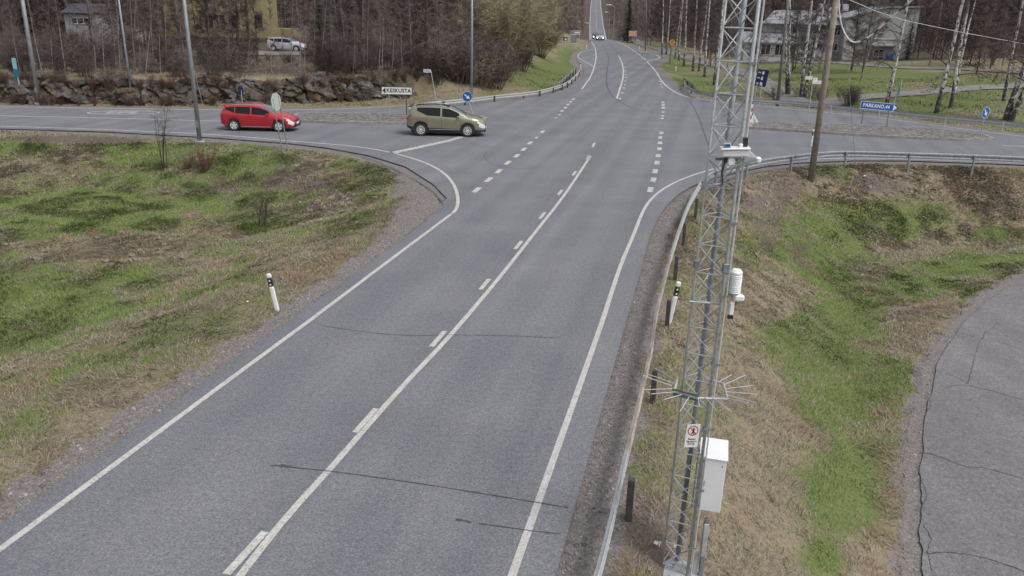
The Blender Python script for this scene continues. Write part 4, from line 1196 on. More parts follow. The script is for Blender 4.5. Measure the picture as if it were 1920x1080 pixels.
for z in np.arange(0.5, MH, 0.9):
    MB().box((rx_ + 0.02, ry_, z), (0.10, 0.06, 0.03)).build('clamp', 'steel_dark', mast)
MB().box((LEG[0][0], LEG[0][1], 4.45), (0.07, 0.07, 0.10), None, 0.01).build('joint_bracket', 'steel_dark', mast)
MB().box((rx_, ry_, 4.45), (0.08, 0.07, 0.12), None, 0.01).build('joint_bracket', 'steel_dark', mast)
# base: concrete footing, plate, hinge
bs = MB(); bs.lathe([(0.20, -0.35), (0.20, 0.0), (0.18, 0.03)], 24, (-0.26, -0.02, 0)); bs.build('footing', 'concrete', mast)
pl = MB(); pl.prism([(-0.18, -0.20), (0.30, -0.30), (0.34, 0.1), (0.10, 0.34), (-0.14, 0.2)], 0.0, 0.035); pl.build('base_plate', 'steel', mast)
MB().lathe([(0.055, 0.036), (0.055, 0.040)], 16, (0.08, -0.14, 0)).build('plate_hole', 'black', mast)
MB().box((0.27, 0.02, 0.20), (0.06, 0.10, 0.36)).build('hinge_bracket', 'steel', mast)
for x, y in ((-.1, -.12), (.22, -.2), (.0, .12), (-.3, .03), (-.33, -.1), (-.2, .1)):
    MB().lathe([(0.016, 0.03), (0.016, 0.065)], 6, (x, y, 0)).build('bolt', 'black', mast)
def on_mast(u, v, dy=0.0):                # place at a pixel in the mast's own frame
    p = PY(u, v, MASTY + dy)
    return mast.matrix_basis.inverted() @ Vector(p)
# spiked anti-climbing guard
gz = on_mast(1322, 722).z
g = MB()
g.tube([(-0.30, -0.10, gz - 0.05), (-0.05, -0.27, gz - 0.05), (0.33, -0.27, gz - 0.05), (0.36, 0.10, gz - 0.02), (0.16, 0.20, gz)], 0.018, 6)
g.tube([(-0.30, -0.10, gz - 0.05), (-0.22, 0.14, gz)], 0.018, 6)
gd = g.build('climbing_guard', 'steel', mast)
MB().add([(-0.33, -0.12, gz), (-0.03, -0.30, gz), (0.0, -0.22, gz - .13), (-0.3, -0.05, gz - .13)], [(0, 1, 2, 3), (3, 2, 1, 0)]).build('guard_plate', 'steel_dark', gd)
for k in range(20):
    a = 2 * PI * k / 20 + 0.1
    if 1.0 < a < 2.2: continue
    ca, sa = math.cos(a), math.sin(a)
    r0 = 0.34 if abs(ca) > .5 else 0.28
    MB().tube([(0.02 + ca * r0, -0.05 + sa * r0 * .8, gz - 0.03), (0.02 + ca * (r0 + .37), -0.05 + sa * (r0 + .37), gz + 0.01 + 0.05 * math.sin(k * 2.3))], 0.005, 5).build('spike', 'spike', gd)
# warning sign
sc_ = on_mast(1298, 817, -0.12)
sg = bpy.data.objects.new('warning_sign', None); 
sgm = MB().box((0, 0, 0), (0.175, 0.004, 0.33)); so = sgm.build('warning_sign', 'sign_white', mast)
so.location = (sc_.x, sc_.y, sc_.z); so.rotation_euler = (0, R(2), R(8))
so['label'] = 'white sign with red no climbing ring'
def ring(r0, r1, c, y, n=28):
    m = MB(); vs = []
    for k in range(n):
        a = 2 * PI * k / n
        vs += [(c[0] + r0 * math.cos(a), y, c[1] + r0 * math.sin(a)), (c[0] + r1 * math.cos(a), y, c[1] + r1 * math.sin(a))]
    m.add(vs, [(2 * k, 2 * ((k + 1) % n), 2 * ((k + 1) % n) + 1, 2 * k + 1) for k in range(n)])
    return m
ring(0.058, 0.071, (0, 0.072), -0.0035).build('prohibition_ring', 'sign_red', so)
MB().add([(-0.05, -0.0045, 0.118), (-0.042, -0.0045, 0.126), (0.05, -0.0045, 0.028), (0.042, -0.0045, 0.020)], [(0, 1, 2, 3)]).build('prohibition_bar', 'sign_red', so)
fg = MB(); fg.tube([(0, -0.004, 0.045), (0.004, -0.004, 0.085)], 0.010, 5); fg.tube([(0, -0.004, 0.1)] + [(0.004, -0.004, 0.108)], 0.010, 6)
fg.tube([(0.0, -0.004, 0.05), (-0.02, -0.004, 0.022)], 0.005, 4); fg.tube([(0.0, -0.004, 0.05), (0.02, -0.004, 0.024)], 0.005, 4); fg.tube([(0, -0.004, 0.085), (0.025, -0.004, 0.1)], 0.005, 4)
fg.build('climber_symbol', 'sign_black', so)
for k, w_ in enumerate(('Mastoon', 'kiipeäminen', 'kielletty')):
    text_mesh(w_, 0.036, 'lettering', 'sign_black', so, (0, -0.0035, -0.045 - k * 0.035), sx=0.72, bold=0.0012)
# equipment cabinet, hung to the right of the mast
def box_from(u, v, dy): return on_mast(u, v, dy)
ct = on_mast(1347, 862, -0.10)
cw, cdp, chh = 0.33, 0.52, 0.78
cab = MB().box((0, 0, 0), (cw, cdp, chh), None, 0.006).build('equipment_cabinet', 'cab_white', mast)
cab.location = (ct.x + 0.005, ct.y + cdp / 2, ct.z - chh / 2); cab.rotation_euler = (0, 0, R(-14))
cab['label'] = 'white powder coated cabinet'
MB().box((0, 0.0, chh / 2 + 0.008), (cw + 0.03, cdp + 0.03, 0.016), None, 0.004).build('cabinet_roof', 'cab_white', cab)
MB().box((-0.06, -0.02, -chh / 2 - 0.03), (0.14, 0.28, 0.06)).build('cable_gland_box', 'cab_white', cab)
for x, z in ((-.12, .34), (-.12, -.33), (.12, .3)):
    MB().lathe([(0.008, -cdp / 2 - 0.004), (0.008, -cdp / 2 + .002)], 8, (x, 0, z), 'y').build('screw', 'black', cab)
MB().box((-cw / 2 - 0.02, 0.0, chh / 2 - 0.06), (0.04, 0.05, 0.02)).build('mounting_lug', 'black', cab)
MB().box((-cw / 2 - 0.03, 0.0, -0.05), (0.02, 0.05, 1.0)).build('mounting_rail', 'steel', cab)
# radiation shield for the thermometer
rsb = on_mast(1376, 548, -0.05); rst = on_mast(1379, 505, -0.05)
rs_ = MB(); prof = []
hgt = (rst.z - rsb.z)
z0 = rsb.z; n = 10
for k in range(n):
    z = z0 + hgt * 0.80 * k / n
    prof += [(0.045, z), (0.045, z + hgt * .028), (0.078, z + hgt * .030), (0.066, z + hgt * .075), (0.045, z + hgt * .079)]
prof += [(0.073, z0 + hgt * .82), (0.073, z0 + hgt * .90), (0.05, z0 + hgt * 1.0), (0.01, z0 + hgt * 1.02)]
rs_.lathe(prof, 18, (rsb.x, rsb.y, 0)).build('radiation_shield', 'white', mast)
s2 = on_mast(1385, 558, -0.06)
MB().box(tuple(s2), (0.125, 0.09, 0.085), None, 0.02).build('rain_sensor', 'white', mast)
MB().tube([(s2.x - .02, s2.y, s2.z - .04), (s2.x - .03, s2.y, s2.z - .1), (s2.x - .1, s2.y, s2.z - .13)], 0.006, 5).build('sensor_cable', 'black', mast)
s3 = on_mast(1371, 578, -0.05)
MB().box(tuple(s3), (0.055, 0.06, 0.17), None, 0.012).build('small_camera', 'white', mast)
MB().box((s3.x, s3.y, s3.z - 0.11), (0.06, 0.05, 0.04)).build('camera_lens_box', 'black', mast)
MB().tube([(LEG[0][0] - .05, LEG[0][1] - .05, s3.z + .04), (s3.x + .03, s3.y, s3.z + .04)], 0.013, 6).build('sensor_arm', 'steel', mast)
s4 = on_mast(1357, 528, -0.03)
MB().tube([(s4.x, s4.y, s4.z - .12), (s4.x, s4.y, s4.z + .12)], 0.009, 6).build('rod_antenna', 'white', mast)
# road surface sensor head: long white housing, hood, gimbal and side arm
hc = on_mast(1378, 286, -0.16)
hd = MB().box((0, 0, 0), (0.29, 0.14, 0.085), None, 0.015).build('road_sensor_housing', 'white', mast)
hd.location = (hc.x, hc.y, hc.z); hd.rotation_euler = (0, R(-4), R(-8))
MB().box((0.0, 0, 0.05), (0.32, 0.18, 0.018), None, 0.006).build('sun_hood', 'white', hd)
MB().add([(0.13, -0.07, 0.042), (0.13, 0.07, 0.042), (0.235, 0.07, -0.055), (0.235, -0.07, -0.055), (0.13, -0.06, -0.04), (0.13, 0.06, -0.04)], [(0, 1, 2, 3), (0, 3, 4), (1, 5, 2), (3, 2, 5, 4)]).build('lens_hood', 'white', hd)
MB().box((-0.09, -0.02, 0.085), (0.08, 0.07, 0.05), None, 0.008).build('data_box', M['blue'] if False else 'steel', hd)
MB().box((-0.09, -0.06, 0.09), (0.05, 0.004, 0.03)).build('display', 'blue', hd)
MB().box((0.11, 0.03, 0.11), (0.05, 0.05, 0.10)).build('bracket', 'black', hd)
MB().lathe([(0.02, 0.06), (0.025, 0.09), (0.01, 0.10)], 10, (0.06, 0, 0)).build('gps_cap', 'white', hd)
h2 = on_mast(1370, 303, -0.16)
MB().box(tuple(h2), (0.085, 0.08, 0.085), None, 0.015).build('junction_box', 'white', mast)
MB().box((h2.x - 0.055, h2.y, h2.z + .02), (0.045, 0.06, 0.07), None, 0.01).build('plug', 'black', mast)
MB().tube([(h2.x - .06, h2.y, h2.z), (h2.x - .085, h2.y, h2.z - .12), (h2.x - .06, h2.y, h2.z - .25), (h2.x + .02, h2.y + .05, h2.z - .22)], 0.008, 6).build('sensor_cable', 'black', mast)
e2 = on_mast(1418, 300, -0.16); e1 = on_mast(1374, 310, -0.16)
em = (e1 + e2) / 2
MB().tube([tuple(e1), (em.x, em.y, em.z - 0.015), tuple(e2)], 0.011, 8).build('sensor_arm', 'steel', mast)
MB().lathe([(0.02, e2.z - .03), (0.034, e2.z - .02), (0.036, e2.z + .02), (0.02, e2.z + .035)], 14, (e2.x + .02, e2.y, 0)).build('sensor_head', 'white', mast)
MB().box((0.06, 0.0, h2.z + 0.0), (0.3, 0.05, 0.03)).build('bracket', 'steel_dark', mast)

# steel post beside the mast
b0 = T(1310, 1105); tp = PY(1331, 972, b0[1])
po = thing('steel_post', 'short square steel post with a pale cap right of the lattice mast', 'post', tuple(b0 - np.array([0, 0, .1])))
MB().box((0, 0, (tp[2] - b0[2] + .1) / 2), (0.055, 0.055, tp[2] - b0[2] + .1), None, 0.006).build('post', 'steel_dark', po)
MB().box((-0.004, -0.005, (tp[2] - b0[2]) * .80), (0.066, 0.066, (tp[2] - b0[2]) * .45), None, 0.006).build('cap_sleeve', 'steel', po)

# ------------------------------------------------------------------ guard rails
def wbeam(path, zt, h=0.30, flip=1):
    """two-wave steel beam following the path (x, y, z of its top)"""
    prof = [(0.00, 0.0), (-0.045, -0.03), (-0.045, -0.09), (0.0, -0.13), (0.0, -0.17), (-0.045, -0.21), (-0.045, -0.27), (0.0, -0.30)]
    prof = [(a * flip, b_ * h / 0.30) for a, b_ in prof]
    vs = []; fs = []; n = len(prof)
    for i, p in enumerate(path):
        d = np.array(path[min(i + 1, len(path) - 1)][:2]) - np.array(path[max(i - 1, 0)][:2]); d = d / np.linalg.norm(d); nn = np.array([d[1], -d[0]])
        for k in range(2):
            for a, b_ in prof:
                q = np.array(p[:2]) + nn * (a + 0.008 * k * -flip)
                vs.append((q[0], q[1], p[2] + b_))
    for i in range(len(path) - 1):
        for k in range(2):
            for j in range(n - 1):
                o = i * 2 * n + k * n + j
                fs.append((o, o + 1, o + 2 * n + 1, o + 2 * n))
    m = MB(); m.add(vs, fs); return m
def rail_thing(label, px, zt, post_px, post_mat, rail_mats, flip, post_size, side=0.12, top_off=-0.06, name='guard_rail', n=6, dbl=False):
    pts = [P(u, v, zt) for u, v in px]
    sm = smooth([p for p in pts], n)
    mid = sm[len(sm) // 2]
    t = thing(name, label, 'guard rail', (mid[0], mid[1], 0))
    cuts = rail_mats if isinstance(rail_mats, list) else [(1.0, rail_mats)]
    i0 = 0
    for frac, mt in cuts:
        i1 = int(frac * (len(sm) - 1))
        wbeam([tuple(q) for q in sm[i0:i1 + 1]], zt, flip=flip).build('rail', mt, t, world=True)
        i0 = i1
    for u, v in post_px:
        q = P(u, v, zt)
        j = int(np.argmin([np.hypot(s_[0] - q[0], s_[1] - q[1]) for s_ in sm])); j0 = max(j - 1, 0); j1 = min(j + 1, len(sm) - 1)
        d = (sm[j1] - sm[j0])[:2]; d = d / np.linalg.norm(d); nn = np.array([d[1], -d[0]])
        q2 = np.array(q[:2]) + nn * side * flip
        gz_ = tz(q2[0], q2[1])
        rot = Matrix.Rotation(math.atan2(d[1], d[0]), 3, 'Z')
        zt2 = zt + top_off
        MB().box((q2[0], q2[1], (zt2 + gz_ - .15) / 2), (post_size[0], post_size[1], zt2 - gz_ + .15), rot, 0.008).build('post', post_mat, t, world=True)
        if False:
            q3 = np.array(q[:2]) + nn * side * .5 * flip
            MB().box((q3[0], q3[1], zt - .15), (0.08, abs(side), 0.14), rot).build('spacer', post_mat, t, world=True)
    return t
near_px = [(1080, 1180), (1120, 1080), (1150, 966), (1168, 884), (1192, 785), (1225, 640), (1233, 583), (1256, 487), (1281, 409), (1296, 372), (1316, 337)]
rail_thing('long rusty guard rail with dark posts along the near main road, left of the mast', near_px, 0.68, [(1172, 893), (1219, 690), (1247, 560), (1263, 478), (1279, 417), (1302, 371)], 'dark_post', [(0.36, 'steel'), (0.72, 'rust_steel'), (1.0, 'steel')], 1, (0.12, 0.10), 0.10, -0.02)
rail_thing('galvanised guard rail on steel posts above the right embankment', [(1322, 330), (1345, 318), (1400, 305), (1440, 297), (1481, 291.5), (1530, 286), (1586, 283), (1706, 286), (1827, 290), (1920, 294), (2100, 305)], 0.68,
           [(1340, 320), (1398, 305), (1483, 291.5), (1586, 283), (1706, 286), (1827, 290), (1945, 296)], 'steel_mid', 'steel_mid', -1, (0.08, 0.11), -0.08, -0.02)
rail_thing('galvanised guard rail along the far edge of the right side road', [(1282, 149), (1286, 158), (1300, 166), (1320, 172), (1345, 177), (1380, 181), (1412, 185), (1500, 191), (1640, 205), (1769, 217), (1920, 231), (2100, 250)], 0.68,
           [(1288, 160), (1310, 169), (1335, 175), (1365, 179), (1408, 185), (1465, 188), (1560, 197), (1650, 206), (1774, 218), (1882, 228), (1990, 239)], 'steel', 'steel', 1, (0.08, 0.11), 0.09, -0.02)
rail_thing('short anchored end of guard rail behind the right birches', [(1281, 145), (1290, 152), (1300, 160), (1306, 168)], 0.75, [(1283, 147), (1290, 152), (1298, 159)], 'dark_post', 'steel_dark', 1, (0.1, 0.1), 0.02, 0.0)
rail_thing('pale galvanised guard rail along the far edge of the left side road', [(765, 197), (800, 192), (840, 188), (885, 184), (935, 178), (1002, 171), (1040, 162), (1062, 154), (1078, 142), (1086, 132)], 0.48,
           [(790, 193), (830, 189), (870, 185), (925, 179), (980, 173), (1010, 170), (1035, 163), (1052, 158), (1062, 154), (1070, 148), (1077, 142), (1084, 134)], 'dark_post', 'steel', -1, (0.12, 0.12), -0.12, -0.02)
rail_thing('second short guard rail behind the bend of the left rail', [(1047, 154), (1058, 145), (1070, 134), (1081, 124)], 0.75, [(1050, 151), (1056, 146), (1062, 141), (1068, 136), (1074, 130), (1079, 126)], 'dark_post', 'steel_dark', -1, (0.12, 0.12), -0.05, 0.0)

# ------------------------------------------------------------------ lamp posts and poles
def pole(name, label, cat, base, tops, r0, r1, mat, footing=False, cap=False, group=None, zoff=0.0, length=None, arm=None):
    b0 = T(*base)
    tp = PY(tops[0], tops[1], b0[1])
    dirv = Vector(tp) - Vector(b0); dirv.normalize()
    H = length or 10
    t = thing(name, label, cat, tuple(b0), 0, group)
    top = dirv * H
    MB().tube([tuple(-dirv * .3), tuple(dirv * H * .5), tuple(top)], [r0, (r0 + r1) / 2, r1], 12).build('shaft', mat, t, smooth_=True)
    if footing:
        MB().lathe([(r0 * 2.2, -0.3), (r0 * 2.2, 0.10), (r0 * 1.9, 0.13)], 16).build('footing', 'concrete', t)
        MB().box((0, -r0 - .004, 1.0), (r0 * 1.1, 0.02, 0.35)).build('service_door', 'steel_dark', t)
    if arm:
        a = Vector(arm)
        MB().tube([tuple(top), tuple(top + a * .4 + Vector((0, 0, .35))), tuple(top + a + Vector((0, 0, .4)))], 0.04, 8).build('arm', mat, t)
        MB().box(tuple(top + a * 1.2 + Vector((0, 0, .4))), (0.7, 0.32, 0.14), Matrix.Rotation(math.atan2(a.y, a.x), 3, 'Z'), 0.04).build('lamp_head', 'sign_white', t)
    return t
pole('lamp_post', 'grey steel lamp post on a concrete footing, left of the octagonal sign', 'lamp post', (375, 268), (345, 0), 0.12, 0.075, 'lamp_steel', True, length=10)
pole('lamp_post', 'thick pale lamp post at far left beside the striped teal post', 'lamp post', (74, 196), (42, 0), 0.15, 0.11, 'lamp_steel', True, length=10)
pole('lamp_post', 'slim pale lamp post in front of the rocks, second from the left edge', 'lamp post', (249, 196), (228, 40), 0.09, 0.05, 'lamp_steel', True, length=9)
pole('lamp_post', 'pale lamp post behind the blue round sign and left guard rail', 'lamp post', (884, 193), (885, 0), 0.11, 0.075, 'lamp_steel', True, length=10)
pole('utility_pole', 'brown wooden utility pole on the right embankment holding the drooping cable', 'utility pole', (1520, 338), (1568, 0), 0.155, 0.12, 'pole_wood', length=9.5)
pole('utility_pole', 'thin grey wooden pole behind the right guard rail near the blue list sign', 'utility pole', (1457, 200), (1478, 0), 0.13, 0.10, 'pole_grey', length=10)
pole('lamp_post', 'dark thin lamp post right of the far road, left of the birches', 'lamp post', (1210, 95), (1212, 0), 0.10, 0.07, 'pole_grey', length=11)
pole('lamp_post', 'thin grey lamp post in front of the dark spruce', 'lamp post', (1167, 76), (1167, 30), 0.11, 0.08, 'lamp_steel', length=9, arm=(-1.5, 0, 0))
for u, v, y, l in ((1149, 76, 240, 'lamp post with pale head left of the dark spruce beyond the crest'), (1141, 60, 400, 'lamp post with pale head right of the far hill road')):
    p = PY(u, 70, y); z = tz(p[0], y)
    top = PY(u + 2, 13 if y < 300 else 25, y)
    t = thing('lamp_post', l, 'lamp post', (p[0], y, z))
    h = top[2] - z
    MB().tube([(0, 0, -.3), (0, 0, h)], [0.13, 0.09], 8).build('shaft', 'lamp_steel', t)
    MB().tube([(0, 0, h), (-1.0, 0, h + .5)], 0.05, 6).build('arm', 'lamp_steel', t)
    MB().box((-1.6, 0, h + .55), (1.5, 0.5, 0.22), None, .05).build('lamp_head', 'sign_white', t)
# guy wire of the wooden pole, with its yellow guard
a = PY(1574, -60, 36.5); b0 = T(1613, 420)
t = thing('guy_wire', 'thin guy wire running from the wooden utility pole down the embankment', 'guy wire', tuple(b0))
MB().tube([tuple(b0), tuple(a)], 0.010, 5).build('wire', 'steel_dark', t, world=True)
dv = Vector(a) - Vector(b0); dv.normalize()
for k in range(7):
    s_ = Vector(b0) + dv * (0.25 + k * 0.42)
    MB().tube([tuple(s_), tuple(s_ + dv * .16)], 0.018, 6).build('guard_sleeve', 'sign_yellow' if k % 2 else 'steel_dark', t, world=True)
# drooping striped cable
cp = [PY(u, v, y) for u, v, y in [(1572, -40, 36.6), (1573, 0, 36.6), (1574, 25, 36.5), (1578, 47, 36.4), (1586, 66, 36.2), (1597, 78, 36), (1610, 78, 35.9), (1628, 70, 35.7), (1650, 52, 35.4), (1672, 32, 35.1), (1690, 17, 34.8), (1708, 2, 34.5), (1730, -25, 34)]]
cs = smooth(cp, 6)
def mat_cable():
    m, nt, b = nmat('striped cable')
    v = geo_vec(nt)
    w = nt.nodes.new('ShaderNodeTexWave'); w.inputs['Scale'].default_value = 1.6; w.inputs['Distortion'].default_value = 1.0
    w.bands_direction = 'DIAGONAL'
    nt.links.new(v, w.inputs['Vector'])
    nt.links.new(ramp(nt, w.outputs['Fac'], [(0.35, (0.06, 0.06, 0.07)), (0.5, (0.72, 0.72, 0.72))]), b.inputs['Base Color'])
    return m
M['cable_w'] = simple('pale cable', (0.62, 0.62, 0.64), 0.6, var=0.15); M['cable_s'] = mat_cable()
t = thing('drooping_cable', 'thick white cable sagging from the wooden pole, black striped towards its right end', 'cable', tuple(cp[1]))
h_ = len(cs) * 6 // 12
MB().tube([tuple(q) for q in cs[:h_ + 1]], 0.030, 8).build('pale_cable', 'cable_w', t, world=True)
MB().tube([tuple(q) for q in cs[h_:]], 0.038, 8).build('wrapped_cable', 'cable_s', t, world=True)
t = thing('overhead_wire', 'thin pale wire crossing the trees at the upper right', 'wire', tuple(PY(1800, 58, 60)))
MB().tube([tuple(PY(1575, -8, 40)), tuple(PY(1640, 20, 50)), tuple(PY(1695, 38, 58)), tuple(PY(1800, 60, 60)), tuple(PY(1920, 82, 62)), tuple(PY(2000, 98, 63))], 0.018, 5).build('wire', 'cable_w', t, world=True)

# ------------------------------------------------------------------ reflector posts
def reflector(label, base, top=None, h=1.0, tilt=None):
    b0 = T(*base)
    t = thing('reflector_post', label, 'reflector post', tuple(b0))
    if top is not None:
        tp = PY(top[0], top[1], b0[1]); d = Vector(tp) - Vector(b0); h = d.length; d.normalize()
        q = Vector((0, 0, 1)).rotation_difference(d)
        t.rotation_euler = q.to_euler()
    w = 0.058
    MB().box((0, 0, h * .33 - .1), (w * 2, 0.075, h * .66 + .2), None, 0.025).build('post', 'sign_white', t)
    MB().box((0, 0, h * .77), (w * 2.04, 0.078, h * .22), None, 0.025).build('black_band', 'sign_black', t)
    MB().box((0, 0, h * .94), (w * 2, 0.075, h * .12), None, 0.025).build('top_cap', 'sign_white', t)
    for k in (.72, .82):
        MB().lathe([(0.022, -0.045), (0.022, -0.038)], 12, (0, 0, h * k), 'y').build('reflector', 'sign_white', t)
    return t
reflector('white reflector post with black band on the left verge of the near road', (520, 583), (503, 513))
reflector('white reflector post leaning behind the rusty guard rail left of the mast', (1254, 606), (1273, 528))
reflector('white reflector post at the mouth of the left lay-by', (1089, 130), (1088.3, 115.5))
reflector('white reflector post on the grass left of the far road, beyond the lay-by', (1100, 92), (1099.5, 79))
reflector('white reflector post beside the far road right of the crest', (1199, 92.5), (1199, 81))
reflector('white reflector post near the end of the right guard rail', (1267, 133), (1267.5, 119))
reflector('white reflector post partly behind the wooden utility pole at the island', (1521, 276), (1526, 243))
reflector('tiny white reflector post left of the blue sign at the crest', (1163, 77), (1163, 68))

# ------------------------------------------------------------------ signs
def post_pts(base, top):
    b0 = T(*base); t1 = PY(top[0], top[1], b0[1]); return b0, t1
def sign_frame(name, label, base, center, rz=0.0):
    """empty at the foot; returns thing and the local position of the face centre"""
    b0 = T(*base); c = PY(center[0], center[1], b0[1])
    t = thing(name, label, 'sign', tuple(b0), 0)
    return t, Vector(c) - Vector(b0)
def round_sign(label, base, center, r, ang_arrow, rz=0.0):
    t, c = sign_frame('round_sign', label, base, center)
    d = c.normalized()
    MB().tube([tuple(-d * .2), tuple(c * 1.0)], 0.03, 8).build('post', 'steel', t)
    f = MB().lathe([(r, 0.01), (r, -0.012), (r * .96, -0.016)], 32, (0, 0, 0), 'y').build('sign_face', 'blue', t)
    f.location = (c.x, c.y - 0.05, c.z); f.rotation_euler = (0, 0, rz)
    ring(r * .92, r * .985, (0, 0), -0.019).build('border', 'sign_white', f)
    ca, sa = math.cos(ang_arrow), math.sin(ang_arrow)
    def rot(p): return (p[0] * ca - p[1] * sa, -0.020, p[0] * sa + p[1] * ca)
    L_ = r * .62
    ar = [(-L_, -r * .11), (r * .05, -r * .11), (r * .05, -r * .38), (L_ * 1.05, 0), (r * .05, r * .38), (r * .05, r * .11), (-L_, r * .11)]
    m = MB(); m.add([rot(p) for p in ar], [(0, 1, 5, 6), (1, 2, 3), (1, 3, 5), (5, 3, 4)]); m.build('arrow', 'sign_white', f)
    return t
round_sign('blue round keep right sign with white arrow at the nose of the left island', (888, 219), (876, 181), 0.36, R(-38))
round_sign('blue round sign with white arrow at the right end of the right island', (1838, 259), (1847, 211), 0.36, R(-62), R(25))
# KESKUSTA direction board
t, c = sign_frame('direction_sign', 'white direction board reading KESKUSTA with black arrow to the left', (731, 222), (744, 170))
s_ = P(1, 1)
w_, h_ = 1.95, 0.50
f = MB().box((0, 0, 0), (w_, 0.03, h_)).build('board', 'sign_white', t); f.location = (c.x, c.y - .05, c.z); f.rotation_euler = (0, 0, R(0))
fr = MB()
for a, b_ in (((0, h_ / 2 - .0075), (w_ - .008, .03)), ((0, -h_ / 2 + .0075), (w_ - .008, .03))): fr.box((a[0], -.017, a[1]), (b_[0], .006, b_[1]))
fr.build('border', 'sign_black', f)
ar = [(-w_ / 2 + .03, 0), (-w_ / 2 + .24, .19), (-w_ / 2 + .24, -.19)]
MB().plate([(ar[0][0], 0), (ar[1][0], .19), (ar[2][0], -.19)], -.022, -.016).build('arrow', 'sign_black', f)
text_mesh('KESKUSTA', 0.34, 'lettering', 'sign_black', f, (0.13, -0.0165, 0), sx=0.93, bold=0.012)
for bx_, u in ((731, 731), (763, 763)):
    bb = T(bx_, 221); tp = PY(bx_ - (1 if bx_ > 740 else 0), 176, bb[1])
    MB().tube([tuple(bb - np.array([0, 0, .2])), (bb[0] - .03, bb[1], tp[2])], 0.035, 8).build('post', 'steel' if bx_ < 740 else 'dark_post', t, world=True)
# PARKANO direction board
t, c = sign_frame('direction_sign', 'blue direction board reading PARKANO 44 with white arrow tip on the right', (1614, 240), (1645, 199))
c = Vector(PY(1645, 199, T(1614, 240)[1])) - t.location
w_, h_ = 2.35, 0.52
f = MB().plate([(-w_ / 2, -h_ / 2), (w_ / 2 - .0, -h_ / 2), (w_ / 2 + .14, 0), (w_ / 2, h_ / 2), (-w_ / 2, h_ / 2)], -.015, .015).build('board', 'blue', t); f.location = (c.x, c.y - .05, c.z); f.rotation_euler = (0, R(4), 0)
fr = MB()
fr.box((0, -.018, h_ / 2 - .02), (w_ - .01, .006, .025)); fr.box((0, -.018, -h_ / 2 + .02), (w_ - .01, .006, .025)); fr.box((-w_ / 2 + .02, -.018, 0), (.025, .006, h_ - .07))
fr.build('border', 'sign_white', f)
MB().plate([(w_ / 2 - .12, -.2), (w_ / 2 + .12, 0), (w_ / 2 - .12, .2)], -.021, -.0155).build('arrow', 'sign_white', f)
text_mesh('PARKANO,44', 0.33, 'lettering', 'sign_white', f, (-0.09, -0.0175, 0), sx=0.86, bold=0.008)
for (u, v), (u2, v2) in (((1614, 239), (1619, 206)), ((1662, 242), (1667, 207))):
    bb = T(u, v); tp = PY(u2, v2, bb[1])
    MB().tube([tuple(bb - np.array([0, 0, .2])), tuple(tp)], 0.035, 8).build('post', 'steel_dark', t, world=True)
# street name signs
t, c = sign_frame('street_name_sign', 'small white street name plate on a leaning post behind the olive green SUV', (819, 196), (808, 133))
d = c.normalized(); MB().tube([tuple(-d * .2), tuple(c)], 0.03, 8).build('post', 'steel', t)
f = MB().box((c.x - .28, c.y - .03, c.z + .0), (0.56, 0.02, 0.22)).build('name_plate', 'sign_white', t)
for k in range(5): MB().box((c.x - .47 + k * .095, c.y - .045, c.z), (0.06, 0.006, 0.08)).build('lettering', 'sign_black', f)
t, c = sign_frame('street_name_sign', 'three small white street name plates on one post left of the wooden utility pole', (1513, 237), (1524, 150))
d = c.normalized(); MB().tube([tuple(-d * .2), tuple(c * 1.02)], 0.03, 8).build('post', 'steel', t)
for k, (u, v, w_) in enumerate(((1516.5, 146, 12), (1528, 148.5, 8), (1533, 154, 19))):
    q = Vector(PY(u, v, T(1513, 237)[1])) - t.location
    f = MB().box((q.x, q.y - .03 - .03 * k, q.z), (w_ / 26., 0.02, 0.21)).build('name_plate', 'sign_white', t)
    for j in range(3 if k != 1 else 2): MB().box((q.x - .12 + j * .12, q.y - .045 - .03 * k, q.z), (0.07, 0.006, 0.06)).build('lettering', 'sign_grey', f)
# octagonal sign seen from behind
bL = T(531, 288); bR = T(541, 283)
t = thing('octagonal_sign', 'octagonal road sign seen from behind on two leaning posts before the red estate car', 'sign', tuple((bL + bR) / 2))
tL = PY(511, 185, bL[1]); tR = PY(521.5, 180, bR[1])
for a, b_ in ((bL, tL), (bR, tR)):
    MB().tube([tuple(a - np.array([0, 0, .2])), tuple(b_)], 0.030, 8).build('post', 'steel_dark', t, world=True)
cc_ = (Vector(tL) + Vector(tR)) / 2 + Vector(PY(516, 191, bL[1]) - PY(516, 182.5, bL[1]))
ax = (Vector(bR) - Vector(bL)).normalized(); up_ = (Vector(tL) - Vector(bL)).normalized()
nrm = ax.cross(up_).normalized()
oc = MB(); vs = []
for k in range(8):
    a = PI / 8 + k * PI / 4
    for s2_ in (0.035, 0.05):
        vs.append(cc_ + ax * math.cos(a) * 0.46 + up_ * math.sin(a) * 0.46 - nrm * -1 * s2_)
oc.add(vs, [tuple(range(0, 16, 2)), tuple(range(15, 0, -2))] + [(2 * k, 2 * k + 1, 2 * ((k + 1) % 8) + 1, 2 * ((k + 1) % 8)) for k in range(8)])
oc.build('sign_plate', 'sign_grey', t, world=True)
# sign seen edge-on in front of the rocks
t, c = sign_frame('narrow_sign', 'small navy sign seen edge-on before the rocks left of the red estate car', (455, 197), (452, 170))
d = c.normalized(); MB().tube([tuple(-d * .2), tuple(c * 1.05)], 0.03, 8).build('post', 'steel', t)
f = MB().box((c.x - .02, c.y - .05, c.z + .02), (0.5, 0.03, 0.62), Matrix.Rotation(R(70), 3, 'Z')).build('sign_plate', 'blue_dark', t)
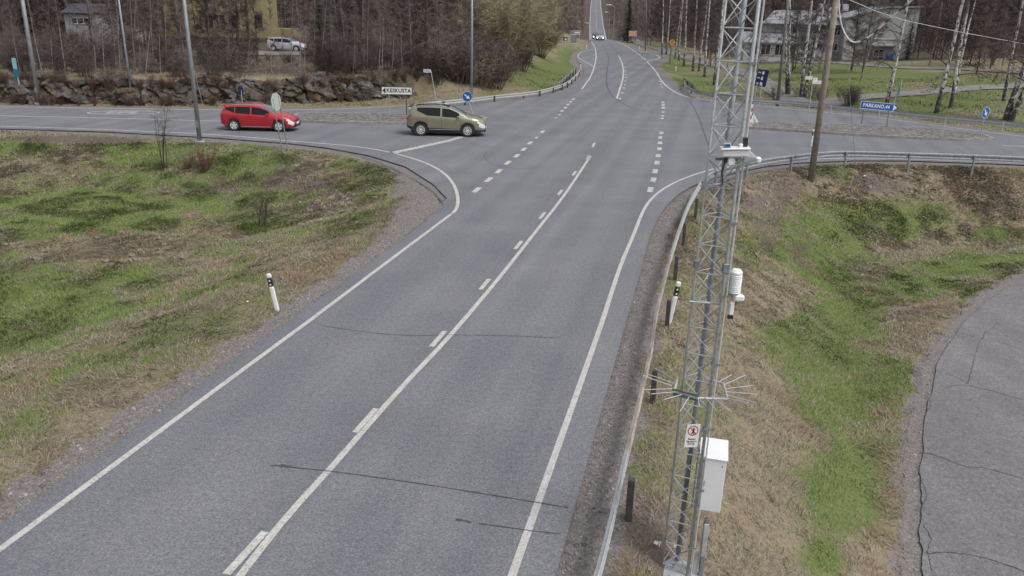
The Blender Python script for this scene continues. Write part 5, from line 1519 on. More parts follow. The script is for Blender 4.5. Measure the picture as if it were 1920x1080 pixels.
# teal striped post with panels
t, c = sign_frame('striped_post', 'teal and white striped post with small panels at the far left', (43, 194), (27, 112))
d = c.normalized(); MB().tube([tuple(-d * .2), tuple(c * 1.02)], 0.05, 8).build('post', 'steel', t)
for k in range(6):
    MB().tube([tuple(c * (.03 + .055 * k)), tuple(c * (.085 + .055 * k))], 0.16, 12).build('sleeve_band', 'teal' if k % 2 == 0 else 'sign_white', t)
MB().box((c.x, c.y - .08, c.z - .25), (0.28, 0.04, 0.75)).build('top_panel', simple('pale blue panel', (0.25, 0.42, 0.50), 0.5), t)
MB().box((c.x * .72, c.y - .08, c.z * .70), (0.42, 0.04, 0.45)).build('lower_panel', 'teal', t)
# blue list sign behind the right guard rail
bb = T(1417, 197); cen = PY(1425, 146, bb[1])
t = thing('list_sign', 'dark blue double board sign with pale figure panels behind the right guard rail', 'sign', tuple(bb))
c = Vector(cen) - Vector(bb)
f = MB().box((0, 0, 0), (0.62, 0.04, 1.35)).build('board', 'blue_dark', t); f.location = c; f.rotation_euler = (0, R(7), R(-20))
MB().box((0.30, 0.28, 0), (0.55, 0.04, 1.35)).build('rear_board', 'blue_dark', f)
for k in range(3):
    MB().box((0.17, -.024, .42 - k * .43), (0.15, 0.006, 0.26)).build('figure_panel', 'sign_white', f)
    MB().box((-0.12, -.024, .42 - k * .43), (0.24, 0.006, 0.10)).build('text_panel', 'sign_grey', f)
for du in (0, 9):
    a = T(1413 + du * 1.1, 199); b_ = PY(1420 + du, 155, a[1])
    MB().tube([tuple(a - np.array([0, 0, .2])), tuple(b_)], 0.035, 8).build('post', 'steel', t, world=True)
# narrow leaning marker behind the Parkano board, seen nearly edge-on
t, c = sign_frame('narrow_sign', 'tall grey sign seen nearly edge-on leaning right behind the blue direction board', (1661, 236), (1686, 165))
d = c.normalized(); MB().tube([tuple(-d * .2), tuple(c * 1.15)], 0.035, 8).build('post', 'steel', t)
MB().box((c.x + .03, c.y - .06, c.z), (0.7, 0.03, 0.95), Matrix.Rotation(R(74), 3, 'Z') @ Matrix.Rotation(R(10), 3, 'Y')).build('sign_plate', 'sign_grey', t)
# hazard post on the island nose
t, c = sign_frame('hazard_post', 'slim red and white banded hazard post at the left nose of the right island', (1407, 236), (1404, 200))
MB().tube([(0, 0, -.1), (0, 0, 1.5)], 0.03, 8).build('post', 'dark_post', t)
for k in range(5):
    MB().box((-.04, -.04, .35 + k * .24), (0.10, 0.03, 0.24)).build('band', 'sign_red' if k % 2 else 'sign_white', t)
for a_, b_ in (((1410, 212), (1411, 235)), ((1411, 212), (1423, 235)), ((1411, 233.5), (1422, 233.5))):
    p_, q_ = P(*a_, 0), P(*b_, 0)
    strip('chevron_marking', [p_[:2], q_[:2]], 0.16, 'paint', road)
# diamond sign
t, c = sign_frame('diamond_sign', 'orange diamond sign with dark pattern on a wooden post before the birches', (1256, 121), (1260, 79))
MB().tube([(0, 0, -.2), tuple(c * .98)], 0.14, 8).build('post', 'pole_wood', t)
f = MB().box((0, 0, 0), (0.66, 0.03, 0.66), Matrix.Rotation(R(45), 3, 'Y')).build('sign_face', 'sign_yellow', t); f.location = (c.x, c.y - .18, c.z)
m = MB()
for x, z in ((-.15, .0), (.15, 0), (0, .15), (0, -.15)): m.box((x, -.019, z), (.13, .006, .13), Matrix.Rotation(R(45), 3, 'Y'))
m.build('pattern', 'sign_black', f)
# signs by the crest and on the left bank
def board_sign(name, label, base, cen, w_, h_, mat, nposts=2, marks=None, dark='steel'):
    t, c = sign_frame(name, label, base, cen)
    f = MB().box((0, 0, 0), (w_, 0.06, h_)).build('board', mat, t); f.location = (c.x, c.y - .1, c.z)
    fr = MB()
    for s_ in (-1, 1): fr.box((0, -.033, s_ * (h_ / 2 - .03)), (w_ - .01, .008, .05)); 
    fr.build('border', 'sign_white' if mat != 'sign_white' else 'sign_grey', f)
    for k in range(nposts):
        x = c.x + (k - (nposts - 1) / 2) * w_ * .7
        MB().tube([(x, 0, -.3), (x, 0, c.z)], 0.06, 8).build('post', dark, t)
    if marks:
        for x, z, ww, hh, mt in marks: MB().box((x, -.036, z), (ww, .01, hh)).build('marking', mt, f)
    return t
board_sign('information_sign', 'blue information board with pale lines at the foot of the spruce', (1175, 79), (1175, 69.5), 1.7, 1.2, 'blue', 2, [(-.3, .1, .6, .12, 'sign_white'), (.45, 0, .2, .6, 'sign_white')])
board_sign('information_sign', 'faded orange board on two posts right of the blue board', (1186, 82), (1186.5, 63), 1.9, 1.2, 'sign_pink', 2, [(-.75, .1, .3, .9, 'sign_yellow')], 'pole_wood')
board_sign('direction_sign', 'tall grey blue direction board in two tiers on the left bank of the far road', (1079, 92), (1079, 61), 2.2, .7, 'steel_dark', 2, [(.3, 0, 1.0, .25, 'sign_white')])
board_sign('direction_sign', 'lower grey blue board left of the far road under the two tier board', (1076, 93), (1075.5, 73), 1.1, 1.6, 'steel_dark', 1)
board_sign('small_sign', 'small purple and white sign beyond the birch on the left bank', (1060, 90), (1060, 73), .8, .8, 'blue_dark', 1, [(.05, -.05, .4, .3, 'sign_white')])

# litter
for k, (u, v, s_) in enumerate(((464, 571, .05), (484, 457, .05), (563, 382, .05), (305, 489, .04), (1620, 333, .09), (1232, 1029, .07), (1265, 1032, .05))):
    p = T(u, v)
    rnd = random.Random(k)
    m = MB(); n = 5
    vs = [(rnd.uniform(-s_, s_), rnd.uniform(-s_, s_), rnd.uniform(0.02, s_ * .8)) for _ in range(8)]
    m.add(vs, [(0, 1, 2), (2, 3, 4), (4, 5, 6), (6, 7, 0), (0, 2, 4), (1, 5, 3)])
    o = m.build('paper_scrap', 'litter'); o.location = tuple(p + np.array([0, 0, .05]))
    lab = ['crumpled white scrap left of the left reflector post', 'white scrap in the middle of the left hollow', 'white scrap on brown soil near the road corner', 'pale scrap low in the left hollow', 'flat white scrap on bare soil of the right embankment', 'white scrap left of the mast footing', 'white scrap just above the mast footing'][k]
    tag(o, lab, 'litter', 'bits of litter in the grass')

# ------------------------------------------------------------------ houses
M['siding'] = simple('grey house siding', (0.36, 0.365, 0.365), 0.85, var=0.12, scale=1.2)
M['siding2'] = simple('grey render', (0.46, 0.455, 0.46), 0.85, var=0.12, scale=0.8)
M['roof_pale'] = simple('pale metal roof', (0.24, 0.25, 0.27), 0.6, 0.1, var=0.15, scale=0.6)
M['roof_dark'] = simple('dark roof edge', (0.06, 0.06, 0.08), 0.6, var=0.15, scale=1)
M['frame_white'] = simple('white window frame', (0.62, 0.62, 0.63), 0.5, var=0.05)
M['pane'] = simple('dark window pane', (0.02, 0.022, 0.028), 0.1, var=0.1)
M['yellow_wall'] = simple('yellow painted wall', (0.27, 0.235, 0.115), 0.85, var=0.15, scale=0.7)
M['brown_trim'] = simple('brown plinth', (0.08, 0.06, 0.045), 0.8, var=0.2)
def window(par, x, z, w_, h_, y=0.0, mull=1, trans=0, trim='frame_white'):
    fr = MB(); b_ = 0.09
    fr.box((x, y - .03, z + h_ / 2 - b_ / 2), (w_, .08, b_)); fr.box((x, y - .03, z - h_ / 2 + b_ / 2), (w_, .08, b_))
    fr.box((x - w_ / 2 + b_ / 2, y - .03, z), (b_, .08, h_ - 2 * b_)); fr.box((x + w_ / 2 - b_ / 2, y - .03, z), (b_, .08, h_ - 2 * b_))
    for k in range(mull): fr.box((x - w_ / 2 + w_ * (k + 1) / (mull + 1), y - .03, z), (b_ * .9, .07, h_ - 2 * b_))
    for k in range(trans): fr.box((x, y - .03, z - h_ / 2 + h_ * (k + 1) / (trans + 1)), (w_ - 2 * b_, .06, b_ * .8))
    o = fr.build('window', trim, par)
    MB().box((x, y - .003, z), (w_ - .1, .02, h_ - .1)).build('pane', 'pane', o)
    return o
h0 = T(1577, 113)
sc_h = (h0 @ CF - CAMH * CF[2]) / FOC            # metres per pixel at the house
house = thing('grey_house', 'grey two storey house with pale metal roof behind the birches and lawn', 'house', (h0[0], h0[1], h0[2] - .3), R(-7))
def U(du): return du * sc_h
# main gable block: x from 0 to 10
gw = U(125); zl = U(78); zr_ = U(100)
MB().plate([(0, -.5), (gw, -.5), (gw, zr_ * .98), (gw * .55, zr_ * .96), (gw * .28, zl + U(10)), (0, zl)], 0, 11).build('wall', 'siding', house)
MB().add([(-.3, -.35, zl - .05), (gw * .28, -.35, zl + U(10)), (gw * .55, -.35, zr_ * .98), (gw + .3, -.35, zr_ * 1.0), (gw + .3, 11.3, zr_), (gw * .55, 11.3, zr_ * .98), (gw * .28, 11.3, zl + U(10)), (-.3, 11.3, zl - .05),
          (-.3, -.35, zl + .15), (gw * .28, -.35, zl + U(10) + .2), (gw * .55, -.35, zr_ * .98 + .2), (gw + .3, -.35, zr_ + .2), (gw + .3, 11.3, zr_ + .2), (gw * .55, 11.3, zr_ * .98 + .2), (gw * .28, 11.3, zl + U(10) + .2), (-.3, 11.3, zl + .15)],
         [(0, 1, 9, 8), (1, 2, 10, 9), (2, 3, 11, 10), (8, 9, 14, 15), (9, 10, 13, 14), (10, 11, 12, 13), (0, 8, 15, 7), (3, 4, 12, 11)]).build('roof', 'roof_pale', house)
window(house, U(65), U(12), U(19), U(27), -.02, 1, 1)
MB().box((U(50), -.06, U(10)), (U(7), .10, U(28))).build('door', 'brown_trim', house)
MB().box((U(66), -.7, U(33)), (U(52), 1.6, .22)).build('canopy', 'siding2', house)
for x in (U(43), U(90)): MB().tube([(x, -1.35, -.4), (x, -1.35, U(32))], .07, 8).build('canopy_post', 'frame_white', house)
MB().box((U(86), -.06, U(12)), (U(12), .06, U(11))).build('notice_board', 'blue', house)
MB().box((U(75), -.05, U(33) + .9), (U(50), .10, .1)).build('cornice', 'frame_white', house)
lm = MB(); lm.tube([(U(22), -.05, U(36)), (U(22), -.05, U(62))], .05, 6); lm.box((U(22), -.05, U(55)), (.9, .06, .1)); lm.build('wall_ornament', 'roof_dark', house)
# middle two storey block, set back
mx0 = -U(140)
MB().box((mx0 / 2, 2.5 + 4.5, U(68) / 2 - .3), (-mx0, 9, U(68) + .6)).build('wall', 'siding2', house)
MB().add([(mx0 - .8, 1.5, U(66)), (.2, 1.5, U(66)), (.2, 9, U(92)), (mx0 - .8 + 3, 9, U(90)), (mx0 - .8, 1.5, U(66) - .25), (.2, 1.5, U(66) - .25), (.2, 9, U(90) - .25), (mx0 + 2.2, 9, U(90) - .25)], [(0, 1, 2, 3), (7, 6, 5, 4), (0, 4, 5, 1), (0, 3, 7, 4), (2, 6, 7, 3)]).build('roof', 'roof_pale', house)
MB().box((mx0 / 2, 1.42, U(66) - .15), (-mx0 + 1, .12, .3)).build('eaves_board', 'roof_dark', house)
for x, z, w_, h_ in ((-U(7), U(54), U(12), U(14)), (-U(9), U(26), U(13), U(14)), (-U(45), U(55), U(14), U(13)), (-U(60), U(26), U(14), U(13)), (-U(90), U(55), U(16), U(12)), (-U(36), U(26), U(12), U(12))):
    window(house, x, z, w_, h_, 2.48, 1)
MB().box((mx0 / 2 - .02, 2.44, U(38)), (-mx0 - .1, .1, .12)).build('string_course', 'frame_white', house)
for k in range(4):
    MB().box((-U(30) + k * U(16), 8.0, U(92) + .5), (.8, .8, 1.0)).build('chimney', 'siding2', house)
# low wing on the left, in front
MB().box((-U(135), .6, U(34) / 2 - .3), (U(95), 4.6, U(34) + .6)).build('wing_wall', 'siding2', house)
MB().add([(-U(185), -2.2, U(33)), (-U(85), -2.2, U(33)), (-U(85), 2.4, U(50)), (-U(185), 2.4, U(50)), (-U(185), -2.2, U(31)), (-U(85), -2.2, U(31)), (-U(85), 2.4, U(48)), (-U(185), 2.4, U(48))], [(0, 1, 2, 3), (7, 6, 5, 4), (0, 4, 5, 1), (0, 3, 7, 4), (1, 5, 6, 2)]).build('wing_roof', 'roof_pale', house)
for x in (-U(163), -U(143), -U(118), -U(100)): window(house, x, U(20), U(18), U(20), -1.72, 1)
MB().box((-U(60), 1.9, U(6)), (U(90), 1.2, U(16))).build('terrace_wall', 'siding2', house)

y0_ = T(420, 78)
yh = thing('yellow_house', 'mustard yellow house with dark windows behind bare trees above the rocks', 'house', (y0_[0] - 3, y0_[1], y0_[2] - .3), R(4))
s_ = (y0_ @ CF - CAMH * CF[2]) / FOC
MB().box((1.5, 4.5, 4.0), (13.5, 9, 8.6)).build('wall', 'yellow_wall', yh)
MB().box((1.5, 4.5, .35), (13.6, 9.1, .9)).build('plinth', 'brown_trim', yh)
MB().add([(-5.9, -.8, 8.2), (8.9, -.8, 8.2), (8.9, 9.8, 8.2), (-5.9, 9.8, 8.2), (-5.9, 4.5, 11), (8.9, 4.5, 11)], [(0, 1, 5, 4), (2, 3, 4, 5), (0, 4, 3), (1, 2, 5), (3, 2, 1, 0)]).build('roof', 'roof_dark', yh)
px2 = lambda u, v: yh.matrix_basis.inverted() @ Vector(PY(u, v, y0_[1]))
for u in (392, 413, 434, 483):
    q = px2(u, 40); window(yh, q.x, q.z, 14.5 * s_, 23 * s_, -.02, 0, 0, 'brown_trim')
q = px2(520, 58)
MB().box((q.x + 1.0, 1, q.z - .2), (3.5, 2.0, 1.0)).build('porch', 'yellow_wall', yh)
w0_ = T(158, 86)
wh_ = thing('white_house', 'small white rendered house seen through trunks at the upper left', 'house', (w0_[0], w0_[1], w0_[2] - .2), R(3))
s_ = (w0_ @ CF - CAMH * CF[2]) / FOC
MB().box((0, 3, 32 * s_ - .3), (58 * s_, 6, 64 * s_)).build('wall', simple('white render', (0.33, 0.33, 0.35), 0.85, var=.15, scale=1), wh_)
MB().add([(-32 * s_, -.5, 62 * s_), (32 * s_, -.5, 62 * s_), (32 * s_, 6.5, 62 * s_), (-32 * s_, 6.5, 62 * s_), (-32 * s_, 3, 78 * s_), (32 * s_, 3, 78 * s_)], [(0, 1, 5, 4), (2, 3, 4, 5), (0, 4, 3), (1, 2, 5), (3, 2, 1, 0)]).build('roof', 'roof_dark', wh_)
window(wh_, 0, 48 * s_, 34 * s_, 12 * s_, -.02, 2); window(wh_, 12 * s_, 16 * s_, 8 * s_, 9 * s_, -.02, 0)
w1_ = T(245, 80)
sh = thing('garden_shed', 'small pale shed to the right of the white house', 'shed', tuple(w1_ - np.array([0, 0, .2])), R(3))
s_ = (w1_ @ CF - CAMH * CF[2]) / FOC
MB().box((0, 1.5, 12 * s_), (26 * s_, 3, 24 * s_ + .2)).build('wall', 'siding2', sh)
MB().add([(-15 * s_, -.3, 23 * s_), (15 * s_, -.3, 23 * s_), (15 * s_, 3.4, 28 * s_), (-15 * s_, 3.4, 28 * s_), (-15 * s_, -.3, 21 * s_), (15 * s_, -.3, 21 * s_), (15 * s_, 3.4, 26 * s_), (-15 * s_, 3.4, 26 * s_)], [(0, 1, 2, 3), (7, 6, 5, 4), (0, 4, 5, 1), (0, 3, 7, 4), (1, 5, 6, 2)]).build('roof', 'roof_dark', sh)
MB().box((0, -.04, 9 * s_), (9 * s_, .08, 17 * s_)).build('door', 'brown_trim', sh)

fb = PY(1121, 8, 960)
fh = thing('distant_hall', 'pale low building at the far end of the hill road', 'building', (fb[0], 960, tz(fb[0], 960) - .3))
top_ = PY(1121, -4, 960)[2] - fh.location.z
MB().box((0, 5, top_ / 2), (34, 10, top_)).build('wall', 'siding2', fh)
MB().box((0, 5, top_ + .3), (36, 12, .6)).build('roof', 'roof_dark', fh)
MB().box((4, -.1, 2.0), (6, .2, 3.4)).build('gate', 'frame_white', fh)
for x_ in (-12, -7, 11): MB().box((x_, -.1, 2.6), (2.6, .2, 1.6)).build('window', 'pane', fh)
for z_ in (.22, -.22):
    MB().box((cw / 2 + .004, -cdp / 2 + .04, z_), (.012, .03, .06)).build('hinge', 'steel_mid', cab)
MB().box((-.09, -cdp / 2 - .006, .02), (.022, .012, .07)).build('latch', 'black', cab)
# ------------------------------------------------------------------ trees and shrubs
def limb(m, p, d, L, r, n, rnd, droop=0.0, wig=0.12, sides=4, rmin=0.004):
    pts = [Vector(p)]; rs = [r]; d = Vector(d).normalized()
    for k in range(n):
        d = (d + Vector((rnd.uniform(-wig, wig), rnd.uniform(-wig, wig), rnd.uniform(-wig, wig) - droop))).normalized()
        pts.append(pts[-1] + d * L / n); rs.append(max(rmin, r * (1 - (k + 1) / (n + .4))))
    m.tube(pts, rs, sides, False)
    return pts
def twigs(V, F, pts, cnt, L, w, rnd, droop, spread=1.0):
    for _ in range(cnt):
        i = rnd.randrange(len(pts) - 1); t = rnd.random()
        p = pts[i].lerp(pts[i + 1], t); ax = (pts[i + 1] - pts[i]).normalized()
        d = (ax * rnd.uniform(.2, .9) + Vector((rnd.gauss(0, 1), rnd.gauss(0, 1), rnd.gauss(0, .7))) * .6 * spread).normalized()
        l = L * rnd.uniform(.4, 1.1)
        s = d.orthogonal().normalized() * w
        q = p + d * l * .5; d2 = (d + Vector((rnd.uniform(-.3, .3), rnd.uniform(-.3, .3), -droop))).normalized(); e = q + d2 * l * .5
        o = len(V); V += [p - s, p + s, q + s * .7, q - s * .7, e]; F += [(o, o + 1, o + 2, o + 3), (o + 3, o + 2, o + 4)]
        # side shoots
        for _k in range(2):
            t2 = rnd.random(); a = p.lerp(q, t2); dd = (d + Vector((rnd.gauss(0, .7), rnd.gauss(0, .7), rnd.gauss(0, .5) - droop))).normalized()
            b_ = a + dd * l * rnd.uniform(.3, .6); s2 = dd.orthogonal().normalized() * w * .7
            o = len(V); V += [a - s2, a + s2, b_]; F += [(o, o + 1, o + 2)]
def tree_meshes(seed, H, r, start, nb, bl, tw, tl, w, droop, up=0.6, lean=(0, 0), sides=7, forks=1, wig=0.03):
    rnd = random.Random(seed)
    tr = MB(); cr = MB(); V = []; F = []
    for fk in range(forks):
        a0 = rnd.uniform(0, 6.28)
        base = Vector((math.cos(a0), math.sin(a0), 0)) * (0 if fk == 0 else r * 1.4)
        pts = [base + Vector((0, 0, -.3))]; rs = [r * 1.25]
        n = 9; d = Vector((lean[0] + (0 if fk == 0 else math.cos(a0) * .16), lean[1] + (0 if fk == 0 else math.sin(a0) * .16), 1)).normalized()
        h = H * (1 if fk == 0 else rnd.uniform(.6, .9))
        for k in range(n):
            d = (d + Vector((rnd.uniform(-wig, wig), rnd.uniform(-wig, wig), 0.01))).normalized()
            pts.append(pts[-1] + d * (h + .3) / n); rs.append(max(.008, r * (1 - .93 * ((k + 1) / n) ** 1.15)))
        tr.tube(pts, rs, sides, False)
        for b in range(nb if fk == 0 else nb // 2):
            f = start + (1 - start) * (b + rnd.random()) / (nb if fk == 0 else nb // 2)
            f = min(f, .985)
            i = int(f * n); t = f * n - i
            p = pts[i].lerp(pts[min(i + 1, n)], t)
            a = rnd.uniform(0, 2 * PI)
            el = up * rnd.uniform(.6, 1.3)
            dd = Vector((math.cos(a), math.sin(a), el))
            L = bl * (1.05 - f * .72) * rnd.uniform(.6, 1.15)
            lp = limb(cr, p, dd, L, max(.012, r * .33 * (1.1 - f)), 5, rnd, droop * .3, .16, 3)
            subs = [lp]
            for _ in range(3):
                j = rnd.randrange(1, 5); q = lp[j]
                d3 = ((lp[j] - lp[j - 1]).normalized() + Vector((rnd.gauss(0, .5), rnd.gauss(0, .5), rnd.gauss(0, .3)))).normalized()
                subs.append(limb(cr, q, d3, L * .5, .012, 3, rnd, droop * .5, .2, 3))
            for sp_ in subs: twigs(V, F, sp_, tw, tl, w, rnd, droop)
    cr.add(V, F)
    return tr, cr
def pix(p):
    q = np.array(p) - np.array([0, 0, CAMH]); z = q @ CF
    return 960 + FOC * (q @ CR) / z, 540 - FOC * (q @ CU) / z
class Proto:
    def __init__(s, key, tr, cr, tmat, cmat):
        a = tr.build('trunk', tmat, None, smooth_=True); b = cr.build('crown', cmat, None)
        s.tm, s.cm = a.data, b.data
        bpy.data.objects.remove(a); bpy.data.objects.remove(b)
def put(proto, name, label, cat, loc, rz, sc=1.0, group=None, lean=None):
    t = thing(name, label, cat, loc, rz, group, lean)
    t.scale = (sc, sc, sc) if not isinstance(sc, tuple) else sc
    for nm, me in (('trunk', proto.tm), ('crown', proto.cm)):
        o = bpy.data.objects.new(nm, me); COL.objects.link(o); o.parent = t
    return t
def proto(seed, *a, tmat='pale_bark', cmat='twig', **k):
    tr, cr = tree_meshes(seed, *a, **k); return Proto(seed, tr, cr, tmat, cmat)
BIRCH = [proto(s, 15, .15, .22, 34, 3.0, 7, .9, .011, .35, tmat='birch', cmat='twig', up=.75, wig=.045) for s in (1, 2, 3)]
BIRCH_F = [proto(s, 14, .15, .18, 26, 2.6, 6, .8, .014, .35, tmat='birch', cmat='twig', forks=2, wig=.05) for s in (4, 5)]
SAPL = [proto(s, 7.5, .042, .25, 18, 1.1, 5, .5, .008, .05, tmat='pale_bark', cmat='twig_grey', up=1.2, wig=.05, sides=5) for s in (11, 12, 13)]
WOOD = [proto(s, 11, .10, .12, 34, 2.2, 8, .9, .017, .12, tmat='dark_bark' if s % 2 else 'pale_bark', cmat='twig' if s % 3 else 'twig_grey', up=.8, wig=.05, sides=5) for s in (21, 22, 23, 24)]
WOODF = [proto(s, 14, .13, .10, 36, 2.8, 8, 1.3, .030, .15, tmat='pale_bark' if s % 2 else 'dark_bark', cmat='twig' if s % 2 else 'twig_grey', up=.9, wig=.04, sides=5) for s in (31, 32, 33)]
OAK = [proto(s, 9, .22, .25, 22, 4.0, 8, 1.0, .014, .05, tmat='dark_bark', cmat='twig', up=.9, wig=.10) for s in (41,)]
def shrub_proto(seed, H, W_, stems, tw, w, mat, droop=.05):
    rnd = random.Random(seed); cr = MB(); tr = MB(); V = []; F = []
    for k in range(stems):
        a = rnd.uniform(0, 6.28); rr = rnd.random() ** .5
        d = Vector((math.cos(a) * rr * W_ / H, math.sin(a) * rr * W_ / H, 1))
        lp = limb(tr, (math.cos(a) * .12 * W_ * rr, math.sin(a) * .12 * W_ * rr, -.15), d, H * rnd.uniform(.6, 1.05), .018 * (H / 2) ** .5, 6, rnd, -.02, .10, 3)
        twigs(V, F, lp[2:], tw, H * .28, w, rnd, droop, 1.0)
    cr.add(V, F)
    return Proto(seed, tr, cr, mat, mat)
SHR = [shrub_proto(51, 2.4, 1.5, 16, 20, .010, M['twig']), shrub_proto(52, 2.2, 1.7, 18, 20, .010, M['twig_grey']), shrub_proto(53, 2.0, 1.4, 16, 20, .010, M['twig_olive'])]
WILLOW = shrub_proto(54, 9.5, 7.0, 80, 64, .020, M['twig_olive'], .02)
REDSH = shrub_proto(55, 1.5, .8, 22, 16, .007, M['twig_red'])
RDIR = random.Random(5)
def tpx(u, v): return tuple(T(u, v))
def birch(u, v, top, label, sc=1.0, pr=None, rz=None):
    b0 = T(u, v); tp = PY(top[0], top[1], b0[1])
    d = Vector(tp) - Vector(b0); lean = math.atan2(d.x, d.z)
    return put(pr or RDIR.choice(BIRCH), 'birch', label, 'birch', tuple(b0), 0 if rz is None else rz, sc, 'birches right of the main road', (0, lean))
def birch2(*a, **k): return birch(*a, **k)
for i, (u, v, tu, tv, lab, sc, pr) in enumerate([
    (1241, 103, 1244, 0, 'birch with a dark base furthest left in the birch row, beside the lay-by', 1.0, None),
    (1249, 103, 1253, 0, 'second birch from the left, close beside the leftmost one', 1.0, None),
    (1265.5, 110, 1272, 0, 'slender birch just right of the orange diamond sign', .85, None),
    (1273, 114, 1285, 0, 'birch third from the diamond sign with a clean white stem', .9, None),
    (1282, 125, 1290, 0, 'tall white birch standing nearest left of the pair with reddish bases', 1.0, None),
    (1299, 134, 1306, 0, 'left birch of the close pair near the guard rail end', 1.0, None),
    (1310, 134, 1319, 0, 'right birch of the close pair near the guard rail end', .95, None),
    (1321, 144, 1340, 0, 'birch leaning right behind the end of the right guard rail', 1.0, None),
    (1339, 160, 1357, 0, 'thick spotted birch just left of the lattice mast', 1.15, None),
    (1479, 178, 1490, 30, 'left birch of the pair in front of the grey house, left of the wooden pole', .95, BIRCH_F[0]),
    (1502, 183, 1512, 20, 'right birch of the pair in front of the grey house, left of the wooden pole', 1.1, BIRCH_F[1]),
    (1658, 215, 1678, 0, 'birch with upright dark brush behind the blue direction board', 1.1, None),
    (1756, 212, 1783, 20, 'thick spotted birch on the lawn right of the direction board', 1.2, None),
    (1783, 202, 1806, 20, 'birch set slightly further back on the right lawn', 1.1, BIRCH_F[0]),
    (1885, 225, 1935, 50, 'large forked birch leaning right at the right edge', 1.4, BIRCH_F[1]),
    (1881, 190, 1899, 20, 'slim birch behind the large forked one at the right edge', 1.0, None),
    (1042, 84, 1046, 0, 'tall white birch on the left bank of the far road', 1.1, None)]):
    birch(u, v, (tu, tv), lab, sc, pr, i * 1.3)
# young thin trees above the rock cutting
where = ['before the yellow house', 'behind the parked silver white car', 'above the red estate car', 'above the KESKUSTA board', 'above the left guard rail', 'behind the slim lamp post', 'at the far left above the rocks']
sap = [(509, 137, 502, 0), (545, 133, 550, 20), (563, 140, 560, 60), (570, 136, 573, 0), (602, 137, 612, 20), (647, 133, 640, 0), (682, 139, 683, 20), (688, 139, 692, 0), (710, 142, 712, 0), (716, 141, 718, 20), (775, 149, 768, 0), (824, 146, 822, 30),
       (125, 154, 105, 30), (80, 148, 60, 30), (157, 122, 140, 60), (195, 130, 190, 60), (253, 126, 248, 40), (262, 132, 258, 40), (272, 143, 280, 50), (288, 132, 285, 40), (347, 126, 330, 0), (225, 134, 222, 90), (313, 134, 312, 60), (180, 138, 175, 90),
       (429, 128, 428, 60), (465, 130, 470, 60), (527, 131, 528, 60), (590, 134, 588, 50), (625, 138, 622, 60), (662, 140, 665, 50), (735, 145, 738, 60), (755, 146, 752, 50), (800, 152, 806, 50), (100, 150, 92, 60), (40, 154, 26, 60), (218, 138, 212, 60), (301, 138, 297, 70)]
for i, (u, v, tu, tv) in enumerate(sap):
    b0 = T(u, v); tp = PY(tu, tv, b0[1]); d = Vector(tp) - Vector(b0)
    put(SAPL[i % 3], 'young_tree', 'thin pale bare young tree standing on top of the rock cutting', 'young tree', tuple(b0), 0, 1.0 if i < 24 else .75, 'young bare trees above the rock cutting', (0, math.atan2(d.x, d.z)))
b0 = T(380, 196); 
put(SAPL[0], 'leaning_sapling', 'thin pale sapling leaning across the rock face right of the near lamp post', 'sapling', tuple(b0), 0, .8, None, (0, R(-10)))
SPROUT = shrub_proto(58, 3.6, .9, 7, 14, .009, M['twig'])
for u, v, s, lab in ((308, 316, 1.0, 'leafless sapling in the left hollow left of the lamp post'), (497, 423, .5, 'small twin stemmed sapling in the middle of the left hollow'), (487, 424, .4, 'shorter dark sapling beside the twin stemmed one')):
    put(SPROUT, 'sapling', lab, 'sapling', tpx(u, v), 1.0, s, None)
put(REDSH, 'bare_shrub', 'reddish brown twiggy shrub at the foot of the near lamp post', 'shrub', tpx(382, 322), 0, 1.0)
put(REDSH, 'bare_shrub', 'lower reddish twiggy shrub just left of the brown one', 'shrub', tpx(352, 318), 2, .6)
for u, v, s, lab in ((447, 84, 1.0, 'dark spreading tree directly before the yellow house wall'), (470, 88, 1.1, 'dark wide tree at the right corner of the yellow house')):
    put(OAK[0], 'bare_tree', lab, 'tree', tpx(u, v), u, s, None)
# willow thicket left of the main road
for i, (u, v, s, lab) in enumerate(((975, 118, .95, 'large rounded olive budding willow beside the far road'), (935, 125, .75, 'olive willow in front of and left of the large rounded one'), (1015, 108, .6, 'smaller olive willow at the right end of the thicket'))):
    put(WILLOW, 'willow', lab, 'willow', tpx(u, v), i * 2.0, s)
def scatter_shrubs(n, boxes, seed, name, label, group, scs, protos):
    rnd = random.Random(seed)
    for k in range(n):
        u0, v0, u1, v1 = boxes[k % len(boxes)]
        b0 = T(rnd.uniform(u0, u1), rnd.uniform(v0, v1))
        s = rnd.uniform(*scs)
        pu, pv = pix(b0)
        if 470 < pu < 600 and 95 < pv < 130: s *= .42
        put(rnd.choice(protos), name, label, 'shrub', tuple(b0), rnd.uniform(0, 6), (s, s, s * rnd.uniform(.8, 1.2)), group)
scatter_shrubs(60, [(800, 110, 960, 160), (820, 130, 960, 168), (860, 100, 1000, 140)], 3, 'bare_bush', 'bare brown bush in the thicket on the left bank', 'brown bushes between the guard rail and the willow', (.9, 1.9), SHR)
scatter_shrubs(190, [(0, 120, 480, 146), (590, 125, 790, 145), (380, 105, 620, 126), (600, 100, 820, 135), (60, 95, 400, 125), (0, 100, 200, 140)], 4, 'hedge_bush', 'bare bush of the hedge line on the terrace above the rocks', 'bushes on the terrace above the rocks', (.7, 1.3), SHR[:2])
scatter_shrubs(16, [(1440, 178, 1560, 192), (1560, 188, 1610, 200)], 6, 'bare_bush', 'low dark brush behind the right guard rail near the birch pair', 'low brush behind the right guard rail', (.4, .75), SHR[:2])
_rb = random.Random(9); _rl = smooth(ROCKLINE[2:], 6)
